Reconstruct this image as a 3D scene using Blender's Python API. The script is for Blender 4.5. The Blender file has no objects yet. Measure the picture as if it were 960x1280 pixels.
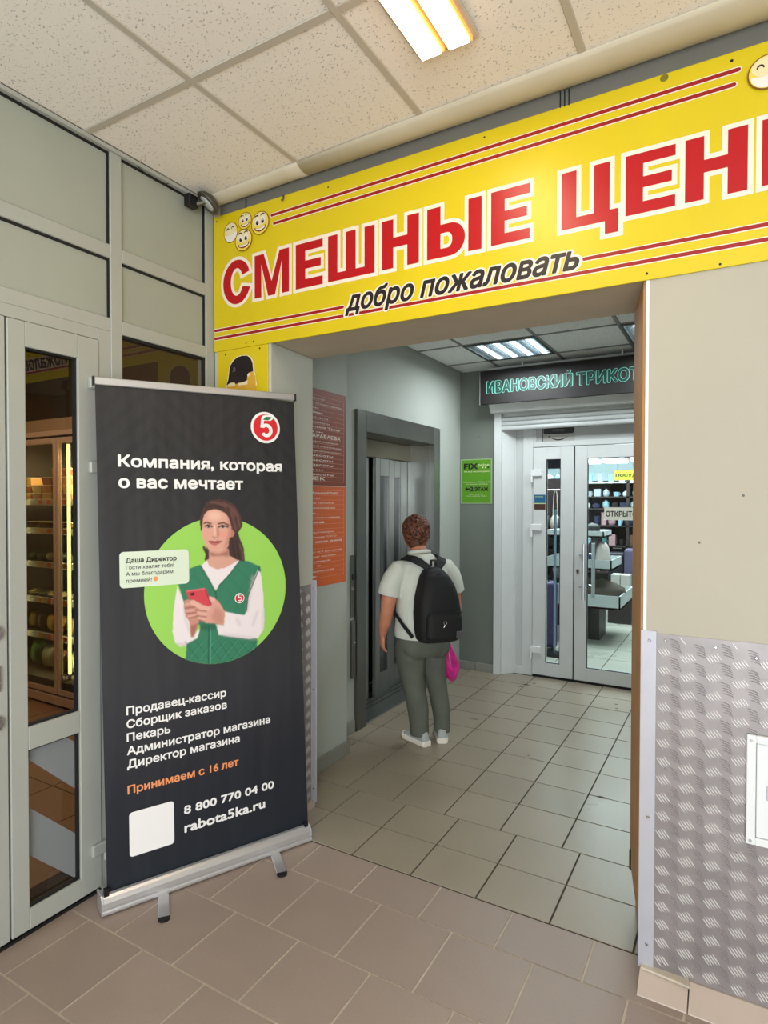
import bpy, bmesh, math, random
import numpy as np
from mathutils import Vector, Matrix
from mathutils.geometry import tessellate_polygon

# ------------------------------------------------------------------ camera, world, light
SC = bpy.context.scene
COL = SC.collection
F_PX = 760.0
YAW, PIT, ROL = math.radians(30.05), math.radians(-1.0), math.radians(0.1)
fw = Vector((-math.sin(YAW)*math.cos(PIT), math.cos(YAW)*math.cos(PIT), math.sin(PIT)))
rt = Vector((math.cos(YAW), math.sin(YAW), 0)); up = rt.cross(fw)
c_, s_ = math.cos(ROL), math.sin(ROL)
rt, up = c_*rt + s_*up, -s_*rt + c_*up
cd = bpy.data.cameras.new('camera'); cam = bpy.data.objects.new('camera', cd); COL.objects.link(cam)
cam.matrix_world = Matrix(((rt.x, up.x, -fw.x, 0), (rt.y, up.y, -fw.y, 0), (rt.z, up.z, -fw.z, 1.6), (0, 0, 0, 1)))
cd.sensor_fit = 'HORIZONTAL'; cd.sensor_width = 36; cd.lens = F_PX/960*36; cd.clip_start = 0.02; cd.clip_end = 200
SC.camera = cam

w = bpy.data.worlds.new('world'); SC.world = w; w.use_nodes = True
bg = w.node_tree.nodes['Background']; bg.inputs[0].default_value = (0.80, 0.90, 1.0, 1); bg.inputs[1].default_value = 1.0

def area(name, loc, target, sx, sy, power, col):
    l = bpy.data.lights.new(name, 'AREA'); l.shape = 'RECTANGLE'; l.size = sx; l.size_y = sy; l.energy = power; l.color = col
    o = bpy.data.objects.new(name, l); COL.objects.link(o); o.location = loc
    o.rotation_euler = (Vector(target)-Vector(loc)).to_track_quat('-Z', 'Y').to_euler(); return o
area('daylight_entrance', (0.9, -2.3, 1.5), (-0.6, 2.2, 1.2), 2.6, 2.4, 185, (0.90, 0.96, 1.0))
area('vestibule_lamp_warm', (-0.8, 1.3, 2.98), (-0.8, 1.3, 0), 0.16, 0.9, 5, (1.0, 0.86, 0.68))
area('corridor_lamp', (-1.58, 4.75, 2.74), (-1.58, 4.75, 0), 0.5, 0.5, 17, (0.90, 0.97, 1.0))
area('corridor_lamp_far', (-0.42, 4.75, 2.74), (-0.42, 4.75, 0), 0.5, 0.5, 17, (0.88, 0.97, 1.0))
area('shop_lamp', (-1.6, 8.0, 2.6), (-1.6, 8.0, 0), 3, 3, 300, (0.86, 0.96, 1.0))
area('shop_lamp_far', (-2.2, 10.9, 2.2), (-2.2, 13.0, 1.6), 3, .5, 110, (0.86, 0.96, 1.0))
area('grocery_lamp', (-4.2, 1.6, 2.9), (-4.4, 2.4, 0), 1.5, 1.0, 30, (1.0, 0.82, 0.6))
area('cabinet_strip_lamp', (-4.47, 2.90, 1.15), (-4.75, 3.3, 1.15), 0.04, 1.8, 26, (1.0, 0.95, 0.78))
area('cabinet_top_lamp', (-4.6, 2.93, 2.02), (-4.6, 3.1, 0), 1.6, 0.04, 22, (1.0, 0.86, 0.66))

vs = SC.view_settings
SC.display_settings.display_device = 'sRGB'
vs.view_transform = 'Standard'; vs.look = 'None'; vs.gamma = 1; vs.exposure = 0.0; vs.use_curve_mapping = False

# ------------------------------------------------------------------ helpers
random.seed(7)
def lin(c):
    return tuple(((x/255)/12.92 if x/255 <= .04045 else ((x/255+.055)/1.055)**2.4) for x in c)

MATS = {}
def mat(name, rgb, rough=.6, metal=0, spec=.5, var=0, vscale=8, bump=0, bscale=60, emit=0, ecol=None, vec='obj', col2=None):
    if name in MATS: return MATS[name]
    m = bpy.data.materials.new(name); m.use_nodes = True; nt = m.node_tree; b = nt.nodes['Principled BSDF']
    L = lin(rgb); b.inputs['Base Color'].default_value = (*L, 1)
    b.inputs['Roughness'].default_value = rough; b.inputs['Metallic'].default_value = metal
    b.inputs['Specular IOR Level'].default_value = spec
    if var or bump:
        tc = nt.nodes.new('ShaderNodeTexCoord')
        if var:
            n = nt.nodes.new('ShaderNodeTexNoise'); n.inputs['Scale'].default_value = vscale; n.inputs['Detail'].default_value = 5
            nt.links.new(tc.outputs['Object'], n.inputs['Vector'])
            r = nt.nodes.new('ShaderNodeMapRange'); r.inputs[1].default_value = .3; r.inputs[2].default_value = .7
            mx = nt.nodes.new('ShaderNodeMix'); mx.data_type = 'RGBA'
            L2 = lin(col2) if col2 else tuple(x*(1-var) for x in L)
            mx.inputs['A'].default_value = (*L2, 1); mx.inputs['B'].default_value = (*(tuple(min(1, x*(1+var*.5)) for x in L)), 1)
            nt.links.new(n.outputs['Fac'], r.inputs[0]); nt.links.new(r.outputs[0], mx.inputs['Factor'])
            nt.links.new(mx.outputs['Result'], b.inputs['Base Color'])
        if bump:
            n = nt.nodes.new('ShaderNodeTexNoise'); n.inputs['Scale'].default_value = bscale; n.inputs['Detail'].default_value = 3
            nt.links.new(tc.outputs['Object'], n.inputs['Vector'])
            bp = nt.nodes.new('ShaderNodeBump'); bp.inputs['Strength'].default_value = bump; bp.inputs['Distance'].default_value = .004
            nt.links.new(n.outputs['Fac'], bp.inputs['Height']); nt.links.new(bp.outputs['Normal'], b.inputs['Normal'])
    if emit:
        b.inputs['Emission Color'].default_value = (*lin(ecol or rgb), 1); b.inputs['Emission Strength'].default_value = emit
    MATS[name] = m; return m

def glass(name, tint=(235, 240, 235), refl=1.0, rough=0.0):
    if name in MATS: return MATS[name]
    m = bpy.data.materials.new(name); m.use_nodes = True; nt = m.node_tree
    nt.nodes.remove(nt.nodes['Principled BSDF']); out = nt.nodes['Material Output']
    t = nt.nodes.new('ShaderNodeBsdfTransparent'); t.inputs[0].default_value = (*lin(tint), 1)
    g = nt.nodes.new('ShaderNodeBsdfGlossy'); g.inputs['Roughness'].default_value = rough
    f = nt.nodes.new('ShaderNodeFresnel'); f.inputs['IOR'].default_value = 1.5
    mu = nt.nodes.new('ShaderNodeMath'); mu.operation = 'MULTIPLY'; mu.inputs[1].default_value = refl; mu.use_clamp = True
    x = nt.nodes.new('ShaderNodeMixShader')
    ge = nt.nodes.new('ShaderNodeNewGeometry'); fb = nt.nodes.new('ShaderNodeMath'); fb.operation = 'SUBTRACT'; fb.inputs[0].default_value = 1; nt.links.new(ge.outputs['Backfacing'], fb.inputs[1])
    m2 = nt.nodes.new('ShaderNodeMath'); m2.operation = 'MULTIPLY'; nt.links.new(f.outputs[0], mu.inputs[0]); nt.links.new(mu.outputs[0], m2.inputs[0]); nt.links.new(fb.outputs[0], m2.inputs[1]); nt.links.new(m2.outputs[0], x.inputs[0])
    nt.links.new(t.outputs[0], x.inputs[1]); nt.links.new(g.outputs[0], x.inputs[2]); nt.links.new(x.outputs[0], out.inputs[0])
    MATS[name] = m; return m

class MB:
    def __init__(s): s.v = []; s.f = []; s.m = []; s.cm = 0
    def add(s, vs_, fs):
        k = len(s.v); s.v += [tuple(p) for p in vs_]; s.f += [tuple(i+k for i in f) for f in fs]; s.m += [s.cm]*len(fs); return s
    def box(s, x0, y0, z0, x1, y1, z1):
        x0, x1 = sorted((x0, x1)); y0, y1 = sorted((y0, y1)); z0, z1 = sorted((z0, z1))
        return s.add([(x, y, z) for z in (z0, z1) for y in (y0, y1) for x in (x0, x1)],
                     [(0, 2, 3, 1), (4, 5, 7, 6), (0, 1, 5, 4), (2, 6, 7, 3), (0, 4, 6, 2), (1, 3, 7, 5)])
    def hexa(s, lo, hi):   # two quads, same winding (ccw from above)
        return s.add(list(lo)+list(hi), [(3, 2, 1, 0), (4, 5, 6, 7), (0, 1, 5, 4), (1, 2, 6, 5), (2, 3, 7, 6), (3, 0, 4, 7)])
    def prism(s, pts, fn, d0, d1):
        n = len(pts); a = [fn(p[0], p[1], d0) for p in pts]; b = [fn(p[0], p[1], d1) for p in pts]
        return s.add(a+b, [tuple(range(n))[::-1], tuple(range(n, 2*n))]+[(i, (i+1) % n, n+(i+1) % n, n+i) for i in range(n)])
    def loft(s, rings, cap=True, closed=False):
        n = len(rings[0]); k = len(rings); vs_ = [p for r in rings for p in r]; fs = []
        for j in range(k if closed else k-1):
            for i in range(n):
                a, b = j*n, ((j+1) % k)*n; fs.append((a+i, a+(i+1) % n, b+(i+1) % n, b+i))
        if cap and not closed: fs += [tuple(range(n))[::-1], tuple((k-1)*n+i for i in range(n))]
        return s.add(vs_, fs)
    def tube(s, path, r, n=8, flat=None, upv=(0, 0, 1), closed=False):
        path = [Vector(p) for p in path]; rs = r if isinstance(r, (list, tuple)) else [r]*len(path); rings = []
        a = None
        for i, p in enumerate(path):
            if closed: t = path[(i+1) % len(path)]-path[i-1]
            else: t = path[min(i+1, len(path)-1)]-path[max(i-1, 0)]
            t.normalize()
            if a is None:
                u = Vector(upv)
                if abs(u.dot(t)) > .95: u = Vector((1, 0, 0)) if abs(t.x) < .9 else Vector((0, 1, 0))
                a = t.cross(u).normalized()
            else: a = (a-t*a.dot(t)).normalized()      # carried along the path, so the tube never twists
            b = a.cross(t).normalized()
            ra = rs[i] if not isinstance(rs[i], tuple) else rs[i][0]; rb = rs[i] if not isinstance(rs[i], tuple) else rs[i][1]
            rings.append([tuple(p + a*ra*math.cos(2*math.pi*k/n) + b*rb*math.sin(2*math.pi*k/n)) for k in range(n)])
        return s.loft(rings, closed=closed)
    def ell(s, c, rx, ry, rz, nu=16, nv=10, f=None):
        rings = []
        for j in range(1, nv):
            th = math.pi*j/nv
            ring = []
            for i in range(nu):
                ph = 2*math.pi*i/nu; d = Vector((math.sin(th)*math.cos(ph), math.sin(th)*math.sin(ph), -math.cos(th)))
                q = f(d) if f else 1
                ring.append((c[0]+rx*d.x*q, c[1]+ry*d.y*q, c[2]+rz*d.z*q))
            rings.append(ring)
        return s.loft(rings)
    def build(s, name, m, parent=None, bevel=0, smooth=False, kind=None, local=False, seg=1):
        me = bpy.data.meshes.new(name); o = bpy.data.objects.new(name, me); COL.objects.link(o)
        vs_ = s.v
        if parent is not None:
            o.parent = parent
            if not local:
                off = wloc(parent)
                vs_ = [(p[0]-off[0], p[1]-off[1], p[2]-off[2]) for p in s.v]
        me.from_pydata(vs_, [], s.f); me.validate(); me.update()
        for mm in (m if isinstance(m, (list, tuple)) else [m]): me.materials.append(mm)
        if len(s.m) == len(me.polygons) and any(s.m): me.polygons.foreach_set('material_index', s.m)
        bm = bmesh.new(); bm.from_mesh(me); bmesh.ops.recalc_face_normals(bm, faces=bm.faces); bm.to_mesh(me); bm.free()
        if smooth: me.polygons.foreach_set('use_smooth', [True]*len(me.polygons))
        if bevel:
            b = o.modifiers.new('bevel', 'BEVEL'); b.width = bevel; b.segments = seg; b.limit_method = 'ANGLE'
        if kind: o['kind'] = kind
        return o

def wloc(o):
    L = Vector((0, 0, 0))
    while o is not None: L = L + o.location; o = o.parent
    return L
def tag(o, label, cat, group=None):
    o['label'] = label; o['category'] = cat
    if group: o['group'] = group
    return o
def thing(name, label, cat, loc=(0, 0, 0), group=None, rz=0):
    o = bpy.data.objects.new(name, None); COL.objects.link(o); o.location = loc; o.rotation_euler = (0, 0, rz); o.empty_display_size = .1
    return tag(o, label, cat, group)
def struct(o): o['kind'] = 'structure'; return o
def sroot(name, loc=(0, 0, 0)):
    o = bpy.data.objects.new(name, None); COL.objects.link(o); o.location = loc; return struct(o)
def inst(src, loc, parent=None, name=None, m=None):
    o = src.copy(); COL.objects.link(o); o.parent = parent
    o.location = Vector(loc) - (wloc(parent) if parent else Vector((0, 0, 0)))
    if m is not None: o.data = src.data.copy(); o.data.materials[0] = m
    return o
def dup(root, loc, label=None, rz=None):
    r = root.copy(); COL.objects.link(r); r.location = loc
    if rz is not None: r.rotation_euler = (0, 0, rz)
    if label: r['label'] = label
    for ch in list(root.children):
        c = ch.copy(); COL.objects.link(c); c.parent = r
        for g in ch.children:
            d = g.copy(); COL.objects.link(d); d.parent = c
    return r

TMP = bpy.data.scenes.new('workshop')   # small side scene: evaluating text there does not touch the big one
def eval_mesh(o):
    if o.name not in TMP.collection.objects: TMP.collection.objects.link(o)
    with bpy.context.temp_override(scene=TMP, view_layer=TMP.view_layers[0]): dg = bpy.context.evaluated_depsgraph_get()
    dg.update()
    me = bpy.data.meshes.new_from_object(o.evaluated_get(dg)); return me

def fill2d(polys):
    """filled 2-D outline (holes by even-odd) -> (verts2d, faces)"""
    v = [(p[0], p[1]) for P in polys for p in P]
    return v, [tuple(t) for t in tessellate_polygon([[Vector((p[0], p[1], 0)) for p in P] for P in polys])]
def text2d(body, shear=0.0):
    """lettering as separately filled contours (the built-in face has overlapping contours); third value = layer"""
    c = bpy.data.curves.new('t', 'FONT'); c.body = body; c.resolution_u = 3; c.fill_mode = 'NONE'
    o = bpy.data.objects.new('t', c); me = eval_mesh(o); P_ = [(q.co.x, q.co.y) for q in me.vertices]; nb = {}
    for e in me.edges:
        a, b = e.vertices; nb.setdefault(a, []).append(b); nb.setdefault(b, []).append(a)
    bpy.data.objects.remove(o); bpy.data.curves.remove(c); bpy.data.meshes.remove(me)
    loops = []; seen = set()
    for a in sorted(nb):
        if a in seen: continue
        L = [a]; seen.add(a); cur = nb[a][0] if len(nb[a]) < 2 else min(nb[a], key=lambda q: abs(q-a-1))
        while cur not in seen:
            L.append(cur); seen.add(cur); n_ = [q for q in nb[cur] if q not in seen]
            if not n_: break
            cur = n_[0]
        pts = [P_[i] for i in L]; q = [p for i, p in enumerate(pts) if abs(p[0]-pts[i-1][0])+abs(p[1]-pts[i-1][1]) > 1e-6]
        if len(q) < 3: continue
        n_ = len(q)
        for i in range(n_):      # soft-sign shapes cross their own stem by a hair: pull that edge clear of it
            (bx, y0), (bx2, y1) = q[i-1], q[i]
            if abs(bx-bx2) < 1e-5 and abs(y1-y0) < .14:
                for j in range(n_):
                    (ax, z0), (ax2, z1) = q[j-1], q[j]
                    if abs(ax-ax2) < 1e-5 and 0 < ax-bx < .03 and min(z0, z1) < min(y0, y1) and max(z0, z1) > max(y0, y1) and (z1-z0)*(y1-y0) < 0: q[i-1] = (ax+.002, y0); q[i] = (ax+.002, y1); break
        loops.append([(p[0]+shear*p[1], p[1]) for p in q])
    ar = lambda L: sum(L[i-1][0]*L[i][1]-L[i][0]*L[i-1][1] for i in range(len(L)))/2
    if not loops: return [], []
    A = [ar(L) for L in loops]; sg = 1 if A[max(range(len(A)), key=lambda k: abs(A[k]))] > 0 else -1
    def inside(p, L):
        c_ = False
        for i in range(len(L)):
            (x0, y0), (x1, y1) = L[i-1], L[i]
            if (y0 > p[1]) != (y1 > p[1]) and p[0] < (x1-x0)*(p[1]-y0)/(y1-y0)+x0: c_ = not c_
        return c_
    N_ = range(len(loops)); within = lambda k, q: abs(A[q]) > abs(A[k]) and A[q]*A[k] < 0 and all(inside(p, loops[q]) for p in loops[k])
    par_ = {k: [q for q in N_ if q != k and within(k, q)] for k in N_}
    alien = [k for k in N_ if A[k]*sg < 0 and not par_[k]]           # glyphs of the fallback face wind the other way
    outs = [k for k in N_ if k in alien or (A[k]*sg > 0 and not any(q in alien for q in par_[k]))]; hol = {k: [] for k in outs}
    for k in N_:
        if k not in hol:
            cand = [q for q in par_[k] if q in hol]
            if cand: hol[min(cand, key=lambda q: abs(A[q]))].append(k)
    V = []; F = []
    for n_, k in enumerate(outs):
        v, f = fill2d([loops[k]]+[loops[h] for h in hol[k]]); b = len(V); V += [(p[0], p[1], n_ % 4) for p in v]; F += [tuple(i+b for i in t) for t in f]
    return V, F
RING = [(0, 0)]+[(math.cos(math.radians(a)), math.sin(math.radians(a))) for a in range(0, 360, 36)]
def embolden(v, f, d):
    """heavier print: the glyph faces repeated on a small ring, each copy a hair further out"""
    return [([(p[0]+x*d, p[1]+y*d, p[2]) for p in v], f) for x, y in RING[1:]+RING[:1]]
CAPH = .729   # cap height of the built-in face, refined below
_v, _f = text2d('Н'); CAPH = max(p[1] for p in _v)
def offset_poly(P, d, sg=None):
    """grow a closed polygon by d with mitred corners (clockwise or not; d>0 grows)"""
    n = len(P); A = sum(P[i][0]*P[(i+1) % n][1]-P[(i+1) % n][0]*P[i][1] for i in range(n)); sg = sg or (1 if A > 0 else -1); out = []
    for i in range(n):
        p0, p1, p2 = P[i-1], P[i], P[(i+1) % n]
        a = Vector((p1[0]-p0[0], p1[1]-p0[1])).normalized(); b = Vector((p2[0]-p1[0], p2[1]-p1[1])).normalized()
        na = Vector((a.y, -a.x))*sg; nb = Vector((b.y, -b.x))*sg
        k = na+nb; k = k/(max(.35, 1+na.dot(nb)))
        out.append((p1[0]+k.x*d, p1[1]+k.y*d))
    return out

class Frame:   # a flat print surface: origin, u axis, v axis, outward normal
    def __init__(s, o, u, v, n): s.o, s.u, s.v, s.n = map(Vector, (o, u, v, n))
    def __call__(s, a, b, d=0): return tuple(s.o+s.u*a+s.v*b+s.n*d)
def flat(name, fr, v, f, d, m, parent):
    b = MB(); b.add([fr(p[0], p[1], d) for p in v], f); return b.build_flat(name, m, parent)
def _bf(s, name, m, parent):
    me = bpy.data.meshes.new(name); o = bpy.data.objects.new(name, me); COL.objects.link(o); o.parent = parent
    off = wloc(parent) if parent else (0, 0, 0)
    me.from_pydata([(p[0]-off[0], p[1]-off[1], p[2]-off[2]) for p in s.v], [], s.f); me.update(); me.materials.append(m); return o
MB.build_flat = _bf
def shape(name, fr, polys, d, m, parent):
    v, f = fill2d(polys); return flat(name, fr, v, f, d, m, parent)
def circ(cx, cy, rx, ry=None, n=28, a0=0, a1=360):
    ry = rx if ry is None else ry; full = abs(a1-a0) >= 360
    return [(cx+rx*math.cos(math.radians(a0+(a1-a0)*i/(n if full else n-1))), cy+ry*math.sin(math.radians(a0+(a1-a0)*i/(n if full else n-1)))) for i in range(n)]
def label_text(name, fr, body, u0, u1, v0, cap, d, m, parent, bold=.02, shear=0, slope=0):
    """one line of lettering from u0 to u1, baseline v0, capital height cap; u1=None keeps natural width"""
    v, f = text2d(body, shear)
    if not v: return None
    x0 = min(p[0] for p in v); x1 = max(p[0] for p in v); sy = cap/CAPH
    sx = sy if u1 is None else (u1-u0)/(x1-x0)
    V = [(u0+(p[0]-x0)*sx, v0+p[1]*sy, p[2]) for p in v]
    b = MB()
    for i, (vv, ff) in enumerate(embolden(V, f, bold*sy) if bold else [(V, f)]):
        b.add([fr(p[0], p[1], d+i*.00005+p[2]*.000012) for p in vv], ff)
    return b.build_flat(name, m, parent)

# ------------------------------------------------------------------ materials
M = dict(
 infill=mat('grey_infill_panel', (160, 164, 152), .45, var=.05, vscale=3),
 frame=mat('grey_aluminium_frame', (168, 170, 162), .4, var=.03, vscale=4),
 gasket=mat('black_gasket', (16, 15, 17), .7),
 plaster=mat('grey_painted_wall', (182, 184, 172), .8, var=.04, vscale=2, bump=.08, bscale=90),
 plaster_r=mat('cream_grey_painted_wall', (176, 169, 153), .8, var=.04, vscale=2, bump=.08, bscale=90),
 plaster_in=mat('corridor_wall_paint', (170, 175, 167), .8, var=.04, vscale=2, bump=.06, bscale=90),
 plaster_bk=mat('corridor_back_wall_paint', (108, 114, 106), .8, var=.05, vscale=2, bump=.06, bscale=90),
 fascia=mat('dark_grey_fascia', (104, 102, 94), .7, var=.05),
 soffit=mat('soffit_paint', (186, 172, 150), .8, var=.05),
 jamb=mat('brown_jamb', (196, 148, 98), .7, var=.15, vscale=5),
 cove=mat('cream_coving', (205, 195, 172), .7, var=.06, vscale=6, bump=.15, bscale=12),
 tbar=mat('ceiling_grid', (188, 180, 166), .6),
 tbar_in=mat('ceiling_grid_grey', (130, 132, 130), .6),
 grout_lt=mat('pale_grout', (196, 184, 166), .9, var=.2, vscale=9),
 grout_dk=mat('dark_grout', (66, 58, 48), .9, var=.2, vscale=9),
 skirt=mat('skirting_tile', (192, 174, 161), .4, var=.05),
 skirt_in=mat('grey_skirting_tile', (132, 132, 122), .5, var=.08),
 alu=mat('brushed_aluminium', (214, 214, 217), .32, metal=.7, bump=.03, bscale=200),
 alu_strip=mat('matt_aluminium_strip', (186, 186, 194), .45, metal=.3, var=.05, vscale=10),
 chrome=mat('steel', (200, 202, 205), .2, metal=1),
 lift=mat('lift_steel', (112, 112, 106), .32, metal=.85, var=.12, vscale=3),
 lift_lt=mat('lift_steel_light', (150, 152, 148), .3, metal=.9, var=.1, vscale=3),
 black=mat('black_plastic', (14, 14, 15), .5),
 dark=mat('dark_void', (12, 12, 12), .8),
 white=mat('white_plastic', (222, 224, 224), .4),
 pvc=mat('white_pvc', (205, 208, 206), .42, var=.03),
 pvc2=mat('white_pvc_panel', (190, 194, 192), .45, var=.03),
 sign_y=mat('yellow_sign_board', (214, 189, 16), .36, var=.05, vscale=4, bump=.04, bscale=220),
 sign_r=mat('red_print', (178, 2, 14), .33),
 sign_dr=mat('dark_red_print', (150, 8, 12), .4),
 sign_w=mat('cream_print', (240, 224, 205), .4),
 ink=mat('black_print', (28, 20, 22), .4),
 ban_w=mat('white_print', (240, 238, 236), .6),
 ban_o=mat('orange_print', (238, 152, 98), .6),
)
g_front = glass('tinted_door_glass', (232, 228, 220), 1.5)
g_clear = glass('clear_glass', (232, 238, 236), 1.0)
g_cab = glass('cabinet_glass', (225, 222, 210), 1.2)

def tile_mat(name, rgb, rough, k=.06, speck=.10):
    m = bpy.data.materials.new(name); m.use_nodes = True; nt = m.node_tree; b = nt.nodes['Principled BSDF']
    oi = nt.nodes.new('ShaderNodeObjectInfo'); tc = nt.nodes.new('ShaderNodeTexCoord')
    n = nt.nodes.new('ShaderNodeTexNoise'); n.inputs['Scale'].default_value = 160; n.inputs['Detail'].default_value = 2
    ge = nt.nodes.new('ShaderNodeNewGeometry'); nt.links.new(ge.outputs['Position'], n.inputs['Vector'])
    n2 = nt.nodes.new('ShaderNodeTexNoise'); n2.inputs['Scale'].default_value = 2.2; n2.inputs['Detail'].default_value = 4
    nt.links.new(ge.outputs['Position'], n2.inputs['Vector'])
    def ma(op, a, bb):
        q = nt.nodes.new('ShaderNodeMath'); q.operation = op
        for i, x in enumerate((a, bb)):
            if isinstance(x, (int, float)): q.inputs[i].default_value = x
            else: nt.links.new(x, q.inputs[i])
        return q.outputs[0]
    s = ma('ADD', ma('MULTIPLY', ma('SUBTRACT', oi.outputs['Random'], .5), k*2), 1)
    s = ma('ADD', s, ma('MULTIPLY', ma('SUBTRACT', n.outputs['Fac'], .5), speck*2))
    s = ma('ADD', s, ma('MULTIPLY', ma('SUBTRACT', n2.outputs['Fac'], .5), .3))
    h = nt.nodes.new('ShaderNodeVectorMath'); h.operation = 'SCALE'; h.inputs[0].default_value = lin(rgb); nt.links.new(s, h.inputs['Scale'])
    nt.links.new(h.outputs[0], b.inputs['Base Color']); b.inputs['Roughness'].default_value = rough
    r = ma('ADD', ma('MULTIPLY', n2.outputs['Fac'], .25), rough-.12); nt.links.new(r, b.inputs['Roughness'])
    MATS[name] = m; return m
t_out = tile_mat('brown_floor_tile', (155, 137, 125), .42)
t_in = tile_mat('beige_floor_tile', (150, 139, 121), .32, .05)
t_shop = tile_mat('shop_floor_tile', (186, 186, 174), .3, .03)
t_groc = tile_mat('dark_floor_tile', (146, 104, 74), .45, .03)

def ceil_mat(name, rgb):
    m = bpy.data.materials.new(name); m.use_nodes = True; nt = m.node_tree; b = nt.nodes['Principled BSDF']
    ge = nt.nodes.new('ShaderNodeNewGeometry'); acc = None
    for k, (sx, sy, ang, th) in enumerate([(135, 50, .3, .16), (50, 135, .2, .15), (105, 44, 1.1, .14), (150, 140, 0, .12)]):
        mp = nt.nodes.new('ShaderNodeMapping'); mp.vector_type = 'TEXTURE'; mp.inputs['Scale'].default_value = (1/sx, 1/sy, 100); mp.inputs['Rotation'].default_value = (0, 0, ang)
        mp.inputs['Location'].default_value = (k*3.1, k*1.7, 0); nt.links.new(ge.outputs['Position'], mp.inputs['Vector'])
        vo = nt.nodes.new('ShaderNodeTexVoronoi'); vo.voronoi_dimensions = '2D'; vo.inputs['Scale'].default_value = .8; nt.links.new(mp.outputs[0], vo.inputs['Vector'])
        # only some of the cells carry a fissure
        sc = nt.nodes.new('ShaderNodeSeparateColor'); nt.links.new(vo.outputs['Color'], sc.inputs[0])
        t = nt.nodes.new('ShaderNodeMath'); t.operation = 'MULTIPLY_ADD'; t.inputs[1].default_value = .80; t.inputs[2].default_value = -.64; nt.links.new(sc.outputs[0], t.inputs[0])
        q = nt.nodes.new('ShaderNodeMath'); q.operation = 'SUBTRACT'; nt.links.new(vo.outputs['Distance'], q.inputs[0]); nt.links.new(t.outputs[0], q.inputs[1])
        r = nt.nodes.new('ShaderNodeMapRange'); r.inputs[1].default_value = 0; r.inputs[2].default_value = .09; nt.links.new(q.outputs[0], r.inputs[0])
        if acc is None: acc = r.outputs[0]
        else:
            mu = nt.nodes.new('ShaderNodeMath'); mu.operation = 'MULTIPLY'; nt.links.new(acc, mu.inputs[0]); nt.links.new(r.outputs[0], mu.inputs[1]); acc = mu.outputs[0]
    c = nt.nodes.new('ShaderNodeMix'); c.data_type = 'RGBA'; L = lin(rgb); c.inputs['A'].default_value = (*(x*.58 for x in L), 1); c.inputs['B'].default_value = (*L, 1)
    nt.links.new(acc, c.inputs['Factor']); nt.links.new(c.outputs['Result'], b.inputs['Base Color'])
    bp = nt.nodes.new('ShaderNodeBump'); bp.inputs['Strength'].default_value = .4; bp.inputs['Distance'].default_value = .003
    nt.links.new(acc, bp.inputs['Height']); nt.links.new(bp.outputs['Normal'], b.inputs['Normal'])
    b.inputs['Roughness'].default_value = .9; MATS[name] = m; return m
c_out = ceil_mat('fissured_ceiling_tile', (240, 233, 224))
c_in = ceil_mat('pale_ceiling_tile', (236, 238, 235))
# ------------------------------------------------------------------ floors
LX = -2.237          # face of the left glazed partition
WY = 2.19            # face of the sign wall
def slab(name, x0, y0, x1, y1, z, m, parent=None, th=.1):
    b = MB(); b.box(x0, y0, z-th, x1, y1, z); o = b.build(name, m, parent); return o
def tile_proto(w, d, h=.008):
    b = MB(); b.box(-w/2, -d/2, -h, w/2, d/2, 0); o = b.build('floor_tile', t_out); return o
def lay(parent, cells, m, z=0.0, gap=.004, name='floor_tile', th=.012, jitter=.0006):
    cache = {}
    for (x0, y0, x1, y1) in cells:
        k = (round(x1-x0, 3), round(y1-y0, 3))
        if k not in cache:
            b = MB(); w_, d_ = k[0]-gap, k[1]-gap; e = .0015
            b.hexa([(-w_/2, -d_/2, -th), (w_/2, -d_/2, -th), (w_/2, d_/2, -th), (-w_/2, d_/2, -th)],
                   [(-w_/2+e, -d_/2+e, 0), (w_/2-e, -d_/2+e, 0), (w_/2-e, d_/2-e, 0), (-w_/2+e, d_/2-e, 0)])
            me = bpy.data.meshes.new(name); me.from_pydata(b.v, [], b.f); me.materials.append(m); cache[k] = me
        o = bpy.data.objects.new(name, cache[k]); COL.objects.link(o); o.parent = parent
        o.location = ((x0+x1)/2, (y0+y1)/2, z-random.random()*jitter)

# vestibule: brown 31 cm tiles in running bond, pale joints
flo = struct(slab('floor', -2.33, -2.6, 2.2, 2.285, -.003, MATS['pale_grout']))
P = .3065; cells = []
for r, (ya, yb, xo) in enumerate([(2.062, 2.285, -1.042), (1.74, 2.062, -.8975), (1.425, 1.74, -1.056), (1.11, 1.425, -.895), (.80, 1.11, -1.05), (.49, .80, -.9), (.18, .49, -1.05)]):
    for k in range(-6, 10):
        xa = max(xo+k*P, -2.30); xb = min(xo+(k+1)*P, 2.1)
        if xb-xa > .02: cells.append((xa, ya, xb, yb))
lay(flo, cells, t_out, 0, .0045)
# corridor: beige 30 cm tiles, dark joints
fin = struct(slab('floor', -2.62, 2.285, 1.4, 5.52, -.003, MATS['dark_grout']))
cells = []
rows = [(2.288, 2.555, -.894), (2.555, 2.82, -.894)] + [(2.82+.2965*k, 2.82+.2965*(k+1), -.977) for k in range(9)]
for ya, yb, xo in rows:
    for k in range(-6, 8):
        xa = max(xo+k*.2975, -2.30); xb = min(xo+(k+1)*.2975, 1.3)
        if xb-xa > .02: cells.append((xa, ya, xb, min(yb, 5.5)))
lay(fin, cells, t_in, .001, .0045)
# shop floor behind the white doors
fsh = struct(slab('floor', -4.5, 5.52, 2.0, 13.1, -.003, MATS['dark_grout']))
lay(fsh, [(-3.35+.45*i, 5.56+.45*j, -2.90+.45*i, 6.01+.45*j) for i in range(9) for j in range(10)], t_shop, .001, .006)
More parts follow.
